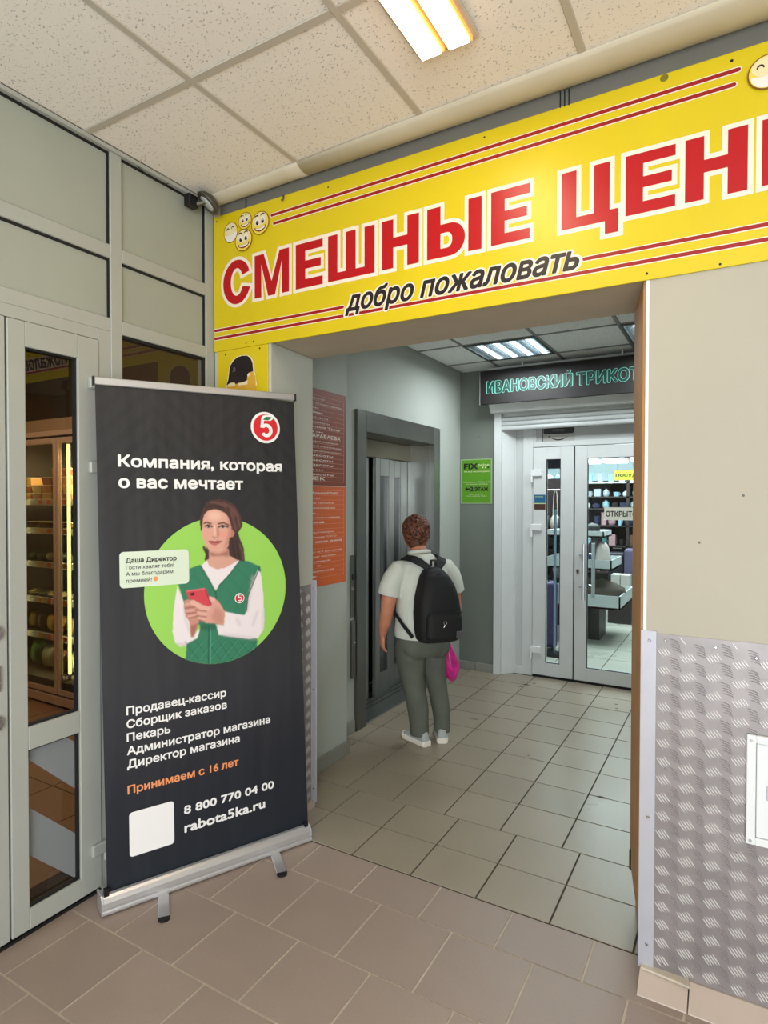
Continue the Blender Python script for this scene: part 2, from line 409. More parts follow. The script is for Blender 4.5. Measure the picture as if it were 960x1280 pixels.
# grocery floor behind the glazed partition
fgr = struct(slab('floor', -6.6, -2.0, -2.337, 3.6, -.003, MATS['dark_grout']))
lay(fgr, [(-6.5+.4*i, 0+.4*j, -6.1+.4*i, .4+.4*j) for i in range(10) for j in range(7)], t_groc, .001, .005)
# chips and smears by the shop door
for (x, y, s) in [(-1.62, 5.25, .02), (-1.57, 5.2, .025), (-1.52, 5.27, .015), (-1.60, 5.12, .018), (-.80, 5.05, .014), (-.78, 4.95, .012), (-.83, 4.88, .014)]:
    b = MB(); b.prism(circ(x, y, s, s*.35, 9), lambda p, q, d: (p, q, d), .0012, .0022); b.build('scuff_mark', MATS['black_gasket'], fin)
b = MB(); b.prism([(-.64, 3.412), (-.62, 3.425), (-.595, 3.422), (-.59, 3.41), (-.61, 3.405)], lambda p, q, d: (p, q, d), .0012, .0025); b.build('tile_chip', MATS['dark_grout'], fin)

# ------------------------------------------------------------------ ceilings
def ceiling(xs, ys, z, mt, mg, ext):
    root = MB().box(ext[0], ext[1], z+.03, ext[2], ext[3], z+.08).build('ceiling', mt); struct(root)
    cache = {}
    for i in range(len(xs)-1):
        for j in range(len(ys)-1):
            w_, d_ = xs[i+1]-xs[i], ys[j+1]-ys[j]; k = (round(w_, 2), round(d_, 2))
            if k not in cache:
                b = MB(); b.box(-w_/2+.013, -d_/2+.013, 0, w_/2-.013, d_/2-.013, .014)
                me = bpy.data.meshes.new('ceiling_tile'); me.from_pydata(b.v, [], b.f); me.materials.append(mt); cache[k] = me
            if callable(skip) and skip((xs[i]+xs[i+1])/2, (ys[j]+ys[j+1])/2): continue
            o = bpy.data.objects.new('ceiling_tile', cache[k]); COL.objects.link(o); o.parent = root
            o.location = ((xs[i]+xs[i+1])/2, (ys[j]+ys[j+1])/2, z+.003+random.random()*.002)
    for x in xs[1:-1]: MB().box(x-.013, ys[0], z-.001, x+.013, ys[-1], z+.02).build('grid_runner', mg, root, bevel=.002)
    for y in ys[1:-1]:
        for i in range(len(xs)-1): MB().box(xs[i]+.013, y-.013, z-.0005, xs[i+1]-.013, y+.013, z+.02).build('grid_crosspiece', mg, root)
    return root
skip = None
ceiling([LX, -1.643, -1.041, -.444, .155, .755, 1.355, 1.955], [-2.3, -1.5, -.9, -.3, .3, .905, 1.507, 2.12], 3.05, c_out, MATS['ceiling_grid'], (-2.34, -2.3, 2.1, 2.3))
skip = lambda x, y: (abs(x+1.58) < .1 or abs(x+.42) < .1) and abs(y-4.75) < .1
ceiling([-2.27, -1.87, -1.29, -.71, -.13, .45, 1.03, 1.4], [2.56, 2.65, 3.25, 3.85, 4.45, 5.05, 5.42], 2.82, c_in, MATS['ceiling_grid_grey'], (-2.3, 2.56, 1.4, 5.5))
skip = None
struct(MB().box(-4.5, 5.6, 2.75, 2.0, 13.1, 2.85).build('ceiling', MATS['ceiling_grid_grey']))
struct(MB().box(-6.6, -2, 3.05, -2.34, 3.6, 3.15).build('ceiling', MATS['dark_void']))

# ------------------------------------------------------------------ sign wall with the opening
sw = sroot('wall_front')
XL0, XL1, XR0, XR1, YB = -1.875, -1.908, -.262, -.328, 2.56
fl_ = lambda a, b_, d: (a, b_, d)
MB().prism([(LX, WY), (XL0, WY), (XL1, YB), (LX, YB)], fl_, 0, 2.34).build('left_pier', M['plaster'], sw, bevel=.006, seg=2)
MB().prism([(XR0, WY), (2.1, WY), (2.1, YB), (XR1, YB)], fl_, 0, 2.34).build('right_pier', M['plaster_r'], sw, bevel=.004, seg=2)
MB().box(LX, WY, 2.34, 2.1, YB, 3.13).build('lintel', M['soffit'], sw)
MB().prism([(XR0-.012, WY+.012), (XR0-.001, WY+.004), (XR1-.001, YB), (XR1-.022, YB)], fl_, .18, 2.338).build('brown_reveal_lining', M['jamb'], sw)['label'] = 'brown lining board on the reveal of the right pier'
MB().box(-.345, 2.5, .17, -.318, 2.575, .25).build('bracket', M['black'], sw, bevel=.004)
MB().box(LX+.05, WY-.006, 2.96, 2.1, WY, 3.05).build('fascia_board', M['fascia'], sw)
for x in (-2.02, -.55, -.535, -.52): MB().box(x, WY-.011, 2.985, x+.003, WY-.006, 3.04).build('fascia_joint', M['black'], sw)
# coving
prof = [(2.03, 3.052), (2.03, 3.044), (2.045, 3.036), (2.075, 3.026), (2.12, 3.023), (2.16, 3.03), (2.19, 3.042), (2.19, 3.052)]
def cov(x0, x1): 
    b = MB(); rings = []
    for x in np.linspace(x0, x1, 8):
        k = (x+2.24)/2.3; k = min(max(k, 0), 1.3)
        rings.append([(x, 2.19-(2.19-y)*(.55+.5*k), z+.01*k*(y-2.03)/.16) for y, z in prof])
    b.loft(rings); return b
cv = cov(-2.225, -1.64).build('trim_1', M['cove'], None, smooth=True); struct(cv)
cv = cov(-1.637, 2.0).build('trim_2', M['cove'], None, smooth=True); struct(cv)
# skirting of the vestibule (right pier) and plate edges
def skt(x0, x1, name='baseboard_right', y0=2.095, m=M['skirt']):
    b = MB(); b.add([(x0, y0, 0), (x1, y0, 0), (x1, WY, 0), (x0, WY, 0), (x0, y0+.002, .003), (x1, y0+.002, .003), (x1, WY-.008, .043), (x0, WY-.008, .043), (x0, WY, .043), (x1, WY, .043)],
        [(0, 1, 5, 4), (4, 5, 6, 7), (7, 6, 9, 8), (0, 4, 7, 8, 3), (1, 2, 9, 6, 5), (3, 8, 9, 2), (0, 3, 2, 1)]); return b
sk = skt(-.262, -.117).build('baseboard_right', M['skirt']); struct(sk)
for i in range(6): skt(-.113+.305*i, .188+.305*i).build('skirting_tile', M['skirt'], sk)
b = MB(); b.prism([(-.26, 2.165), (-.20, 2.16), (-.14, 2.155), (-.112, 2.15), (-.112, 2.17), (-.117, 2.19), (-.26, 2.19)], fl_, .040, .0475); b.build('grout_smear', MATS['pale_grout'], sk, bevel=.002)
# white wall corner bead on right pier
MB().box(XR0-.002, WY-.003, 1.17, XR0+.008, WY+.001, 2.335).build('corner_bead', M['white'], sw)
for (x, z) in [(-.10, 1.47), (.02, 1.62)]: MB().prism(circ(x, z, .004, n=8), lambda a, b_, d: (a, d, b_), WY-.002, WY).build('wall_dent', M['fascia'], sw)

# ------------------------------------------------------------------ chequer plate cladding
def plate(name, fr, u0, u1, v0, v1, label, seed=0):
    t = thing(name, label, 'metal panel', fr((u0+u1)/2, v0, 0))
    b = MB(); b.add([fr(u, v, d) for d in (0, .003) for (u, v) in ((u0, v0), (u1, v0), (u1, v1), (u0, v1))],
                    [(3, 2, 1, 0), (4, 5, 6, 7), (0, 1, 5, 4), (1, 2, 6, 5), (2, 3, 7, 6), (3, 0, 4, 7)])
    b.build('sheet', MATS['chequer_plate'], t)
    b = MB(); pu, pv = .0735, .0605
    b2 = MB()
    def lens(cu, cv_, ang, L, W, bend, hgt=.0034, b=b):
        ca, sa = math.cos(ang), math.sin(ang); base = []; top = []
        for q in ((-1, 0), (-.5, .8), (.5, .8), (1, 0), (.5, -.8), (-.5, -.8)):
            x, y = q[0]*L/2, q[1]*W/2 + bend*(1-q[0]**2); base.append((cu+x*ca-y*sa, cv_+x*sa+y*ca))
            x, y = q[0]*L/2*.7, q[1]*W/2*.35 + bend*(1-(q[0]*.7)**2); top.append((cu+x*ca-y*sa, cv_+x*sa+y*ca))
        if min(p[0] for p in base) < u0 or max(p[0] for p in base) > u1 or min(p[1] for p in base) < v0 or max(p[1] for p in base) > v1: return
        vs_ = [fr(p[0], p[1], .003) for p in base]+[fr(p[0], p[1], .003+hgt) for p in top]
        b.add(vs_, [(6, 7, 8, 9, 10, 11)]+[(i, (i+1) % 6, 6+(i+1) % 6, 6+i) for i in range(6)])
    for i in range(-1, int((u1-u0)/pu)+2):
        for j in range(-1, int((v1-v0)/pv)+2):
            cu, cv_ = u0+.02+i*pu, v0+.03+j*pv-(i % 2)*.010
            a = math.radians(-52)
            for k in range(5):
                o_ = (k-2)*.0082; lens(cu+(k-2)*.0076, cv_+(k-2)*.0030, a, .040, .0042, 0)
            cu2, cv2 = cu+pu/2, cv_+pv/2-.005; a2 = math.radians(-18)
            for k in range(5):
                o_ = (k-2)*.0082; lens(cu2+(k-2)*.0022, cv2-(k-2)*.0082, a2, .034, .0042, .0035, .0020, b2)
    b.build('raised_treads', MATS['lit_tread_metal'], t, kind='stuff'); b2.build('cross_treads', MATS['chequer_plate'], t, kind='stuff')  # cross treads take the dull sheet colour: their weaker reflection is put into it
    return t
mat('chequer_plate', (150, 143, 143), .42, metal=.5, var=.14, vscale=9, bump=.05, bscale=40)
mat('lit_tread_metal', (238, 235, 233), .38, metal=.45)  # pale base puts the bright reflection of the main treads into the colour
fr_r = Frame((0, WY, 0), (1, 0, 0), (0, 0, 1), (0, -1, 0))
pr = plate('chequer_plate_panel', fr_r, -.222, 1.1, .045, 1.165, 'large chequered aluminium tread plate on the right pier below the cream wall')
for (x, z) in [(-.195, 1.145), (-.195, .07), (.03, .072), (-.19, .72), (.01, .50), (-.05, 1.14), (.06, 1.12)]:
    MB().prism(circ(x, z, .005, n=10), lambda a, b_, d: (a, d, b_), WY-.0085, WY-.003).build('rivet', M['chrome'], pr, bevel=.0015)
st = thing('corner_strip', 'long flat aluminium strip edging the right pier beside the opening', 'trim', (-.243, WY, .035))
b = MB(); b.box(-.268, WY-.008, .035, -.222, WY, 1.173); b.box(-.2705, WY-.008, .035, -.266, WY+.03, 1.173); b.build('strip', M['alu_strip'], st, bevel=.001)
for z in (1.14, .55, .12): MB().prism(circ(-.243, z, .0055, n=12), lambda a, b_, d: (a, d, b_), WY-.0125, WY-.008).build('screw', M['chrome'], st, bevel=.0015)
dirL = Vector((XL1-XL0, YB-WY, 0)).normalized()
fr_l = Frame((XL0, WY, 0), dirL, (0, 0, 1), (dirL.y, -dirL.x, 0))
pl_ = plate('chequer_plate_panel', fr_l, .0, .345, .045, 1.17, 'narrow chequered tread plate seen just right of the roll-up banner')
st = thing('corner_strip', 'thin aluminium edge strip at the back corner of the left pier', 'trim', (XL1+.018, YB-.006, .03))
b = MB(); b.box(XL1-.004, YB-.014, .03, XL1+.030, YB-.008, 1.19); b.build('strip', M['alu_strip'], st, bevel=.001)
for z in (1.15, .62, .1): MB().prism(circ(XL1+.014, z, .004, n=10), lambda a, b_, d: (a, d, b_), YB-.017, YB-.014).build('screw', M['chrome'], st)
MB().prism([(XL0, WY), (XL0+.012, WY+.01), (XL1+.012, YB-.0), (XL1, YB)], fl_, 0, .04).build('skirting_tile', M['skirt'], sw)

# white access hatch on the plate
hb = thing('access_hatch', 'small white metal hatch screwed to the chequered plate', 'hatch', (.24, WY-.004, .543))
b = MB(); y0, y1 = WY-.018, WY-.005
for (a0, b0, a1, b1) in ((.037, .545, .062, .884), (.41, .545, .435, .884), (.062, .545, .41, .568), (.062, .86, .41, .884)): b.box(a0, y0, b0, a1, y1, b1)
b.build('frame', M['white'], hb, bevel=.002)
MB().box(.0635, WY-.014, .5695, .4085, WY-.005, .8585).build('door', M['white'], hb, bevel=.002)
b = MB(); b.box(.090, WY-.0165, .69, .118, WY-.014, .735); b.build('latch', M['alu_strip'], hb, bevel=.001)
for (x, z) in ((.049, .868), (.049, .558)): MB().prism(circ(x, z, .0045, n=10), lambda a, b_, d: (a, d, b_), y0-.003, y0).build('screw', M['chrome'], hb)

# ------------------------------------------------------------------ left glazed partition (grey aluminium)
wl = sroot('wall_left')
FX = LX; FB = LX-.06
def lbox(y0, z0, y1, z1, name, m=None, d0=0.0, d1=.06, par=None, bev=.0025):
    return MB().box(FX-d0, y0, z0, FX-d1, y1, z1).build(name, m or M['frame'], par or wl, bevel=bev)
for (ya, yb) in [(1.617, 1.671), (2.137, 2.189), (.30, .354), (-1.0, -.946)]: lbox(ya, 0, yb, 3.04, 'mullion')
for (ya, yb) in [(.354, 1.617), (1.671, 2.137), (-.946, .30)]:
    for (za, zb) in [(2.598, 2.655), (2.297, 2.354)]: lbox(ya, za, yb, zb, 'transom', d0=.001)
    for (za, zb) in [(2.655, 3.035), (2.354, 2.598)]:
        lbox(ya+.008, za+.004, yb-.008, zb-.009, 'infill_panel', M['infill'], .016, .03, bev=0)
        lbox(yb-.0075, za, yb-.0005, zb, 'gasket', M['gasket'], .008, .02, bev=0)
        lbox(ya, zb-.0085, yb-.008, zb-.0005, 'gasket', M['gasket'], .008, .02, bev=0)
MB().box(LX-.03, -2.3, 3.034, LX+.012, 2.19, 3.05).build('ceiling_trim', M['frame'], wl)
lbox(-2.3, 0, -1.0, 3.04, 'infill_panel', M['infill'], .01, .03); lbox(-.946, 0, .30, 2.297, 'infill_panel', M['infill'], .01, .03)
# fixed side window behind the banner
lbox(1.671, 0, 2.137, .10, 'transom'); lbox(1.671, .70, 2.137, .76, 'transom', d0=.001)
w1 = sroot('window_1')
MB().box(FX-.026, 1.671, .76, FX-.032, 2.137, 2.297).build('pane', g_front, w1); MB().box(FX-.026, 1.671, .10, FX-.032, 2.137, .70).build('pane', g_front, w1)
for (ya, za, yb, zb) in [(1.671, 2.286, 2.137, 2.297), (2.127, .76, 2.137, 2.286)]: MB().box(FX-.008, ya, za, FX-.024, yb, zb).build('gasket', M['gasket'], w1)
# door leaves
d1 = sroot('door_1')
def leaf(y0, y1, z0, z1, g0, g1):
    b = lambda *a: MB().box(FX+.006, a[0], a[1], FX-.036, a[2], a[3])
    b(y0, z0, g0, z1).build('stile', M['frame'], d1, bevel=.003); b(g1, z0, y1, z1).build('stile', M['frame'], d1, bevel=.003)
    for (za, zb) in ((z0, .098), (.686, .771), (2.158, z1)): b(g0, za, g1, zb).build('rail', M['frame'], d1, bevel=.002)
    for (za, zb) in ((.098, .686), (.771, 2.158)):
        MB().box(FX-.022, g0, za, FX-.028, g1, zb).build('pane', g_front, d1)
        for q in ((g1-.008, za, g1, zb), (g0, zb-.006, g1-.008, zb), (g0, za, g1-.008, za+.008)):
            MB().box(FX-.004, q[0], q[1], FX-.021, q[2], q[3]).build('gasket', M['gasket'], d1)
leaf(1.199, 1.556, .022, 2.249, 1.263, 1.465); leaf(.36, 1.192, .022, 2.249, .44, 1.10)
MB().box(FX-.012, 1.1925, .02, FX-.045, 1.1985, 2.25).build('gasket', M['gasket'], d1)
b = MB()
for q in ((1.5595, 0, 1.6165, 2.297), (.355, 0, .3575, 2.297)): b.box(FX-.001, q[0], q[1], FX-.05, q[2], q[3])
b.box(FX-.001, .3575, 2.252, FX-.05, 1.5595, 2.297); b.build('door_frame', M['frame'], d1, bevel=.002)
MB().box(FX-.015, 1.5562, .02, FX-.045, 1.5592, 2.25).build('gasket', M['gasket'], d1)
MB().box(FX-.0, .36, 0, FX-.05, 1.556, .010).build('threshold', M['gasket'], d1)
fros = mat('grey_window_film', (128, 132, 134), .6)
for P_ in ([(1.264, .686), (1.414, .686), (1.457, .645), (1.457, .46), (1.264, .654)], [(1.264, .475), (1.457, .28), (1.457, .100), (1.264, .296)]):
    MB().prism(P_, lambda a, c, d: (d, a, c), FX-.0205, FX-.0215).build('film_band', fros, d1)
for z in (2.07, 1.735, .19):   # hinges
    h = MB(); h.box(FX+.006, 1.505, z-.024, FX+.026, 1.575, z+.022); h.build('hinge', M['frame'], d1, bevel=.004)
    h = MB(); h.tube([(FX+.02, 1.566, z-.055), (FX+.02, 1.566, z-.024)], .010, 10); h.build('hinge_pin', M['frame'], d1)
for z in (1.137, .819):
    h = MB(); h.prism(circ(1.150, z, .022, .027, 16), lambda a, c, d: (d, a, c), FX+.006, FX+.020); h.build('handle_rose', MATS['steel'], d1, bevel=.003)
MB().box(FX+.006, 1.13, .93, FX+.016, 1.165, 1.02).build('lock_plate', MATS['steel'], d1, bevel=.003)
# thin loose wire and small lamp under the ceiling
wi = MB(); wi.tube([(LX+.014, 1.735, 3.028), (LX+.02, 1.77, 3.012), (LX+.022, 1.82, 3.003), (LX+.022, 1.87, 3.005), (LX+.014, 1.9, 3.027)], .0022, 6)
tag(wi.build('loose_wire', M['black'], None), 'thin dark wire sagging below the ceiling edge on the grey partition', 'wire')
cl = thing('spotlight', 'small round grey spotlight in the corner above the yellow sign', 'lamp', (LX+.07, 2.06, 3.0))
gm = mat('dull_grey_metal', (92, 88, 78), .45, metal=.6)
ax = Vector((-.437, -.483, -.75)).normalized(); c0 = Vector((LX+.085, 2.075, 3.0))
b = MB(); b.tube([c0-ax*.03, c0-ax*.012, c0+ax*.008, c0+ax*.012], [.02, .05, .062, .058], 22); b.build('housing', gm, cl, smooth=True)
b = MB(); b.tube([c0+ax*.0125+Vector((0, 0, 0)), c0+ax*.016], [.040, .034], 20); b.build('lens', mat('frosted_lens', (190, 192, 186), .25), cl, smooth=True)
b = MB(); b.box(LX+.012, 1.99, 2.965, LX+.05, 2.045, 3.02); b.build('mounting_block', M['black'], cl, bevel=.003)
b = MB(); b.tube([(LX+.03, 2.03, 2.98), tuple(c0-ax*.02)], .012, 8); b.build('arm', gm, cl)

# ------------------------------------------------------------------ corridor walls
wc = sroot('wall_corridor_left')
MB().box(-2.33, YB, 0, -2.12, 3.203, 2.85).build('wall_segment', M['plaster_in'], wc, bevel=.004)
b = MB(); LW = -2.285
b.box(-2.44, 3.203, 0, LW, 3.655, 2.85); b.box(-2.44, 4.783, 0, LW, 5.5, 2.85); b.box(-2.44, 3.655, 2.10, LW, 4.783, 2.85); b.build('wall_segment', M['plaster_in'], wc)
bl_ = sroot('baseboard_left')
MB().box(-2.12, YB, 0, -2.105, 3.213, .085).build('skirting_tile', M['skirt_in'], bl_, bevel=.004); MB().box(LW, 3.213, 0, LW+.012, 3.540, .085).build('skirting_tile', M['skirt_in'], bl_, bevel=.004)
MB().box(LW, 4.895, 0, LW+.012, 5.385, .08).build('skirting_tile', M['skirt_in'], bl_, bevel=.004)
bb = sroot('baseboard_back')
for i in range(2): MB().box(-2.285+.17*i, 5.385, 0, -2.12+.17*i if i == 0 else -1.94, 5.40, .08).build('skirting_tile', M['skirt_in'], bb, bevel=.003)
wb = sroot('wall_back')
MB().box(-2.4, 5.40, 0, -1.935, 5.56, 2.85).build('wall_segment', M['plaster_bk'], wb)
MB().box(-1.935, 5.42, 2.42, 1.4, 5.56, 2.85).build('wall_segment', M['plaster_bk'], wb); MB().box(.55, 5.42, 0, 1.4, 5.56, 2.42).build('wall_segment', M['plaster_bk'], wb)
MB().prism(circ(-2.095, 2.21, .012, n=10), lambda a, c, d: (a, d, c), 5.397, 5.40).build('wall_dent', M['fascia'], wb)
struct(MB().box(1.4, YB, 0, 1.5, 5.5, 2.85).build('wall_corridor_right', M['plaster_in']))
struct(MB().box(2.1, -2.3, 0, 2.2, WY, 3.1).build('wall_right', M['plaster_r']))
struct(MB().box(-2.33, -2.62, 0, -1.0, -2.5, 3.1).build('wall_rear', M['plaster_r']))

# lift
MB().box(-2.9, 3.3, -.09, -2.56, 5.0, -.012).build('pit_floor', MATS['dark_void'], wc)
lf = thing('lift', 'steel lift entrance with dark glass double doors in the corridor wall', 'lift', (-2.285, 4.2, 0))
KL = 1.0156; kz = lambda z: max(0, 1.6+(z-1.6)*KL) if z > .02 else z
def lb(y0, z0, y1, z1, x0, x1, nm, m, bev=.003): return MB().box(x0*KL, y0*KL, kz(z0), x1*KL, y1*KL, kz(z1)).build(nm, m, lf, bevel=bev)
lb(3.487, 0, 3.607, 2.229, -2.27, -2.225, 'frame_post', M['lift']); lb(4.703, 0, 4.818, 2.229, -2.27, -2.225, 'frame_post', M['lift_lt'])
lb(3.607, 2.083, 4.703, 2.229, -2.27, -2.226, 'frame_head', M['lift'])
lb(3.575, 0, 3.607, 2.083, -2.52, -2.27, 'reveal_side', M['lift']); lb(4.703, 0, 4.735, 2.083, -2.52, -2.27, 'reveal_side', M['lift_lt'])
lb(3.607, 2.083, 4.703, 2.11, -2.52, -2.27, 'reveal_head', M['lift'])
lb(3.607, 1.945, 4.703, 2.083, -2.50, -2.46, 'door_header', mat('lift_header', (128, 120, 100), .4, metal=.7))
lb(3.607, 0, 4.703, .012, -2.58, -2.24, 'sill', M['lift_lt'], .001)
for k in range(3): lb(3.61, .012, 4.70, .016, -2.50+.05*k, -2.485+.05*k, 'sill_rail', M['lift'], 0)
dg = mat('dark_lift_glass', (24, 30, 29), .08, spec=.8); D = M['lift_lt']
def lpanel(ya, yb, ga, gb, x):
    b = MB()
    for q in ((ya, .03, ga, 1.945), (gb, .03, yb, 1.945), (ga, .03, gb, .22), (ga, 1.80, gb, 1.945)): b.box((x-.03)*KL, q[0]*KL, kz(q[1]), x*KL, q[2]*KL, kz(q[3]))
    o = b.build('door_panel', D, lf, bevel=.003)
    MB().box((x-.02)*KL, ga*KL, kz(.22), (x-.012)*KL, gb*KL, kz(1.80)).build('glass', dg, o)
lpanel(4.125, 4.385, 4.195, 4.335, -2.462); lpanel(4.40, 4.700, 4.468, 4.575, -2.485)
lpanel(3.86, 4.10, 3.93, 4.06, -2.51)
lb(3.40, 0, 4.9, 2.12, -2.75, -2.74, 'shaft_back', MATS['dark_void'], 0); lb(3.57, 0, 3.606, 2.12, -2.74, -2.46, 'shaft_side', MATS['dark_void'], 0); lb(4.74, 0, 4.77, 2.12, -2.74, -2.46, 'shaft_side', MATS['dark_void'], 0); lb(3.57, 2.09, 4.77, 2.12, -2.74, -2.5, 'shaft_top', MATS['dark_void'], 0)
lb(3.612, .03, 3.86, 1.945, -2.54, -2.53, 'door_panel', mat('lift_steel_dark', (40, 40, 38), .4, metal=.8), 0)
cp = thing('lift_call_panel', 'narrow steel call panel beside the lift frame', 'button panel', (LW, 3.505, .80))
MB().box(LW, 3.484, .80, LW+.008, 3.531, 1.23).build('plate', M['lift'], cp, bevel=.001)
MB().box(LW+.008, 3.498, 1.06, LW+.012, 3.52, 1.10).build('display', M['black'], cp); MB().box(LW+.008, 3.501, .99, LW+.013, 3.515, 1.01).build('button', M['chrome'], cp)
MB().box(LW, 3.484, .38, LW+.02, 3.528, .78).build('lower_cover', M['lift'], cp, bevel=.002); MB().prism(circ(3.506, .63, .008, n=10), lambda a, c, d: (d, a, c), LW+.02, LW+.026).build('lock', M['chrome'], cp)

# shaft and shell walls that stop light
struct(MB().box(-4.2, 3.6, 0, -4.1, 5.5, 2.9).build('wall_shaft', MATS['dark_void']))
# ------------------------------------------------------------------ the big yellow sign
fs = Frame((0, 2.182, 0), (1, 0, 0), (0, 0, 1), (0, -1, 0))
sg = thing('shop_sign', 'big yellow board lettered in red above the opening to the corridor', 'sign', (-.4, 2.186, 2.332))
MB().box(-2.228, 2.182, 2.332, .95, 2.190, 2.988).build('board', M['sign_y'], sg, bevel=.001)
def box_pts(*r): return r
def poly_letter(ch):
    """blocky bold capitals in a unit box (x 0..1, y 0..1); returns list of polygons"""
    if ch == 'М': return [[(0, 0), (0, 1), (.27, 1), (.5, .33), (.73, 1), (1, 1), (1, 0), (.80, 0), (.80, .77), (.60, .0), (.40, .0), (.20, .77), (.20, 0)]]
    if ch == 'Е': return [[(0, 0), (0, 1), (1, 1), (1, .82), (.36, .82), (.36, .60), (.93, .60), (.93, .42), (.36, .42), (.36, .19), (1, .19), (1, 0)]]
    if ch == 'Ш': return [[(0, 0), (0, 1), (.21, 1), (.21, .17), (.395, .17), (.395, 1), (.605, 1), (.605, .17), (.79, .17), (.79, 1), (1, 1), (1, 0)]]
    if ch == 'Н': return [[(0, 0), (0, 1), (.31, 1), (.31, .62), (.69, .62), (.69, 1), (1, 1), (1, 0), (.69, 0), (.69, .42), (.31, .42), (.31, 0)]]
    if ch == 'Ц': return [[(0, 0), (0, 1), (.27, 1), (.27, .18), (.58, .18), (.58, 1), (.85, 1), (.85, .18), (1, .18), (1, -.22), (.77, -.22), (.77, 0)]]
    if ch == '|': return [[(0, 0), (0, 1), (1, 1), (1, 0)]]
    if ch == 'Ь':
        out = [(0, 0), (0, 1), (.36, 1), (.36, .64)] + [(.62+.38*math.cos(a), .32+.32*math.sin(a)) for a in np.linspace(math.pi/2, -math.pi/2, 14)]
        inn = [(.36, .17), (.36, .47)] + [(.55+.12*math.cos(a), .32+.15*math.sin(a)) for a in np.linspace(math.pi/2, -math.pi/2, 8)]
        return [out, inn]
    if ch == 'С':
        o = [(.5+.5*math.cos(a), .5+.53*math.sin(a)) for a in np.linspace(math.radians(28), math.radians(332), 34)]
        i = [(.5+.22*math.cos(a), .5+.33*math.sin(a)) for a in np.linspace(math.radians(328), math.radians(32), 26)]
        o[0] = (.95, .70); o[-1] = (.98, .32); i[-1] = (.69, .64); i[0] = (.71, .37)
        return [o+i]
letters = [('С', -2.166, -1.989), ('М', -1.965, -1.760), ('Е', -1.722, -1.573), ('Ш', -1.545, -1.309), ('Н', -1.273, -1.103), ('Ь', -1.067, -.906), ('|', -.893, -.839), ('Е', -.802, -.655),
           ('Ц', -.542, -.352), ('Е', -.330, -.179), ('Н', -.151, .021), ('Ь', .058, .222), ('|', .240, .296)]
for ch, x0, x1 in letters:
    P_ = [[(x0+p[0]*(x1-x0), 2.553+p[1]*.198+(x0+1)*.003) for p in q] for q in poly_letter(ch)]
    shape('letter_border', fs, [offset_poly(P_[0], .0155)]+([offset_poly(P_[1], -.0135)] if len(P_) > 1 else []), .0006+.0002*(letters.index((ch, x0, x1)) % 2), M['sign_w'], sg)
    shape('letter', fs, P_, .0013, M['sign_r'], sg)
def bar_(x0, z0, x1, z1, w_, m, d, nm='stripe'):
    dx, dz = x1-x0, z1-z0; L = math.hypot(dx, dz); nx, nz = -dz/L*w_/2, dx/L*w_/2
    a0 = math.degrees(math.atan2(dz, dx))
    P_ = [(x0+nx, z0+nz)]+[(x0+w_/2*math.cos(math.radians(a)), z0+w_/2*math.sin(math.radians(a))) for a in np.linspace(a0+100, a0+260, 5)]+[(x0-nx, z0-nz), (x1-nx, z1-nz)]+[(x1+w_/2*math.cos(math.radians(a)), z1+w_/2*math.sin(math.radians(a))) for a in np.linspace(a0-80, a0+80, 5)]+[(x1+nx, z1+nz)]
    shape(nm, fs, [P_], d, m, sg)
for (x0, z0, x1, z1) in [(-1.862, 2.915, -.006, 2.929), (-1.848, 2.875, -.018, 2.887), (-2.222, 2.435, -1.468, 2.433), (-2.222, 2.396, .95, 2.393), (-.463, 2.440, .95, 2.438)]:
    bar_(x0, z0, x1, z1, .0185, M['sign_w'], .0003, 'stripe_border'); bar_(x0, z0, x1, z1, .0125, M['sign_dr'], .0007)
for d_, b_, m_ in ((.0011, .085, M['sign_w']), (.0022, .030, M['ink'])):
    label_text('lettering', fs, 'добро пожаловать', -1.452-(.004 if b_ > .04 else 0), -.482+(.004 if b_ > .04 else 0), 2.412, .082, d_, m_, sg, bold=b_, shear=.28)
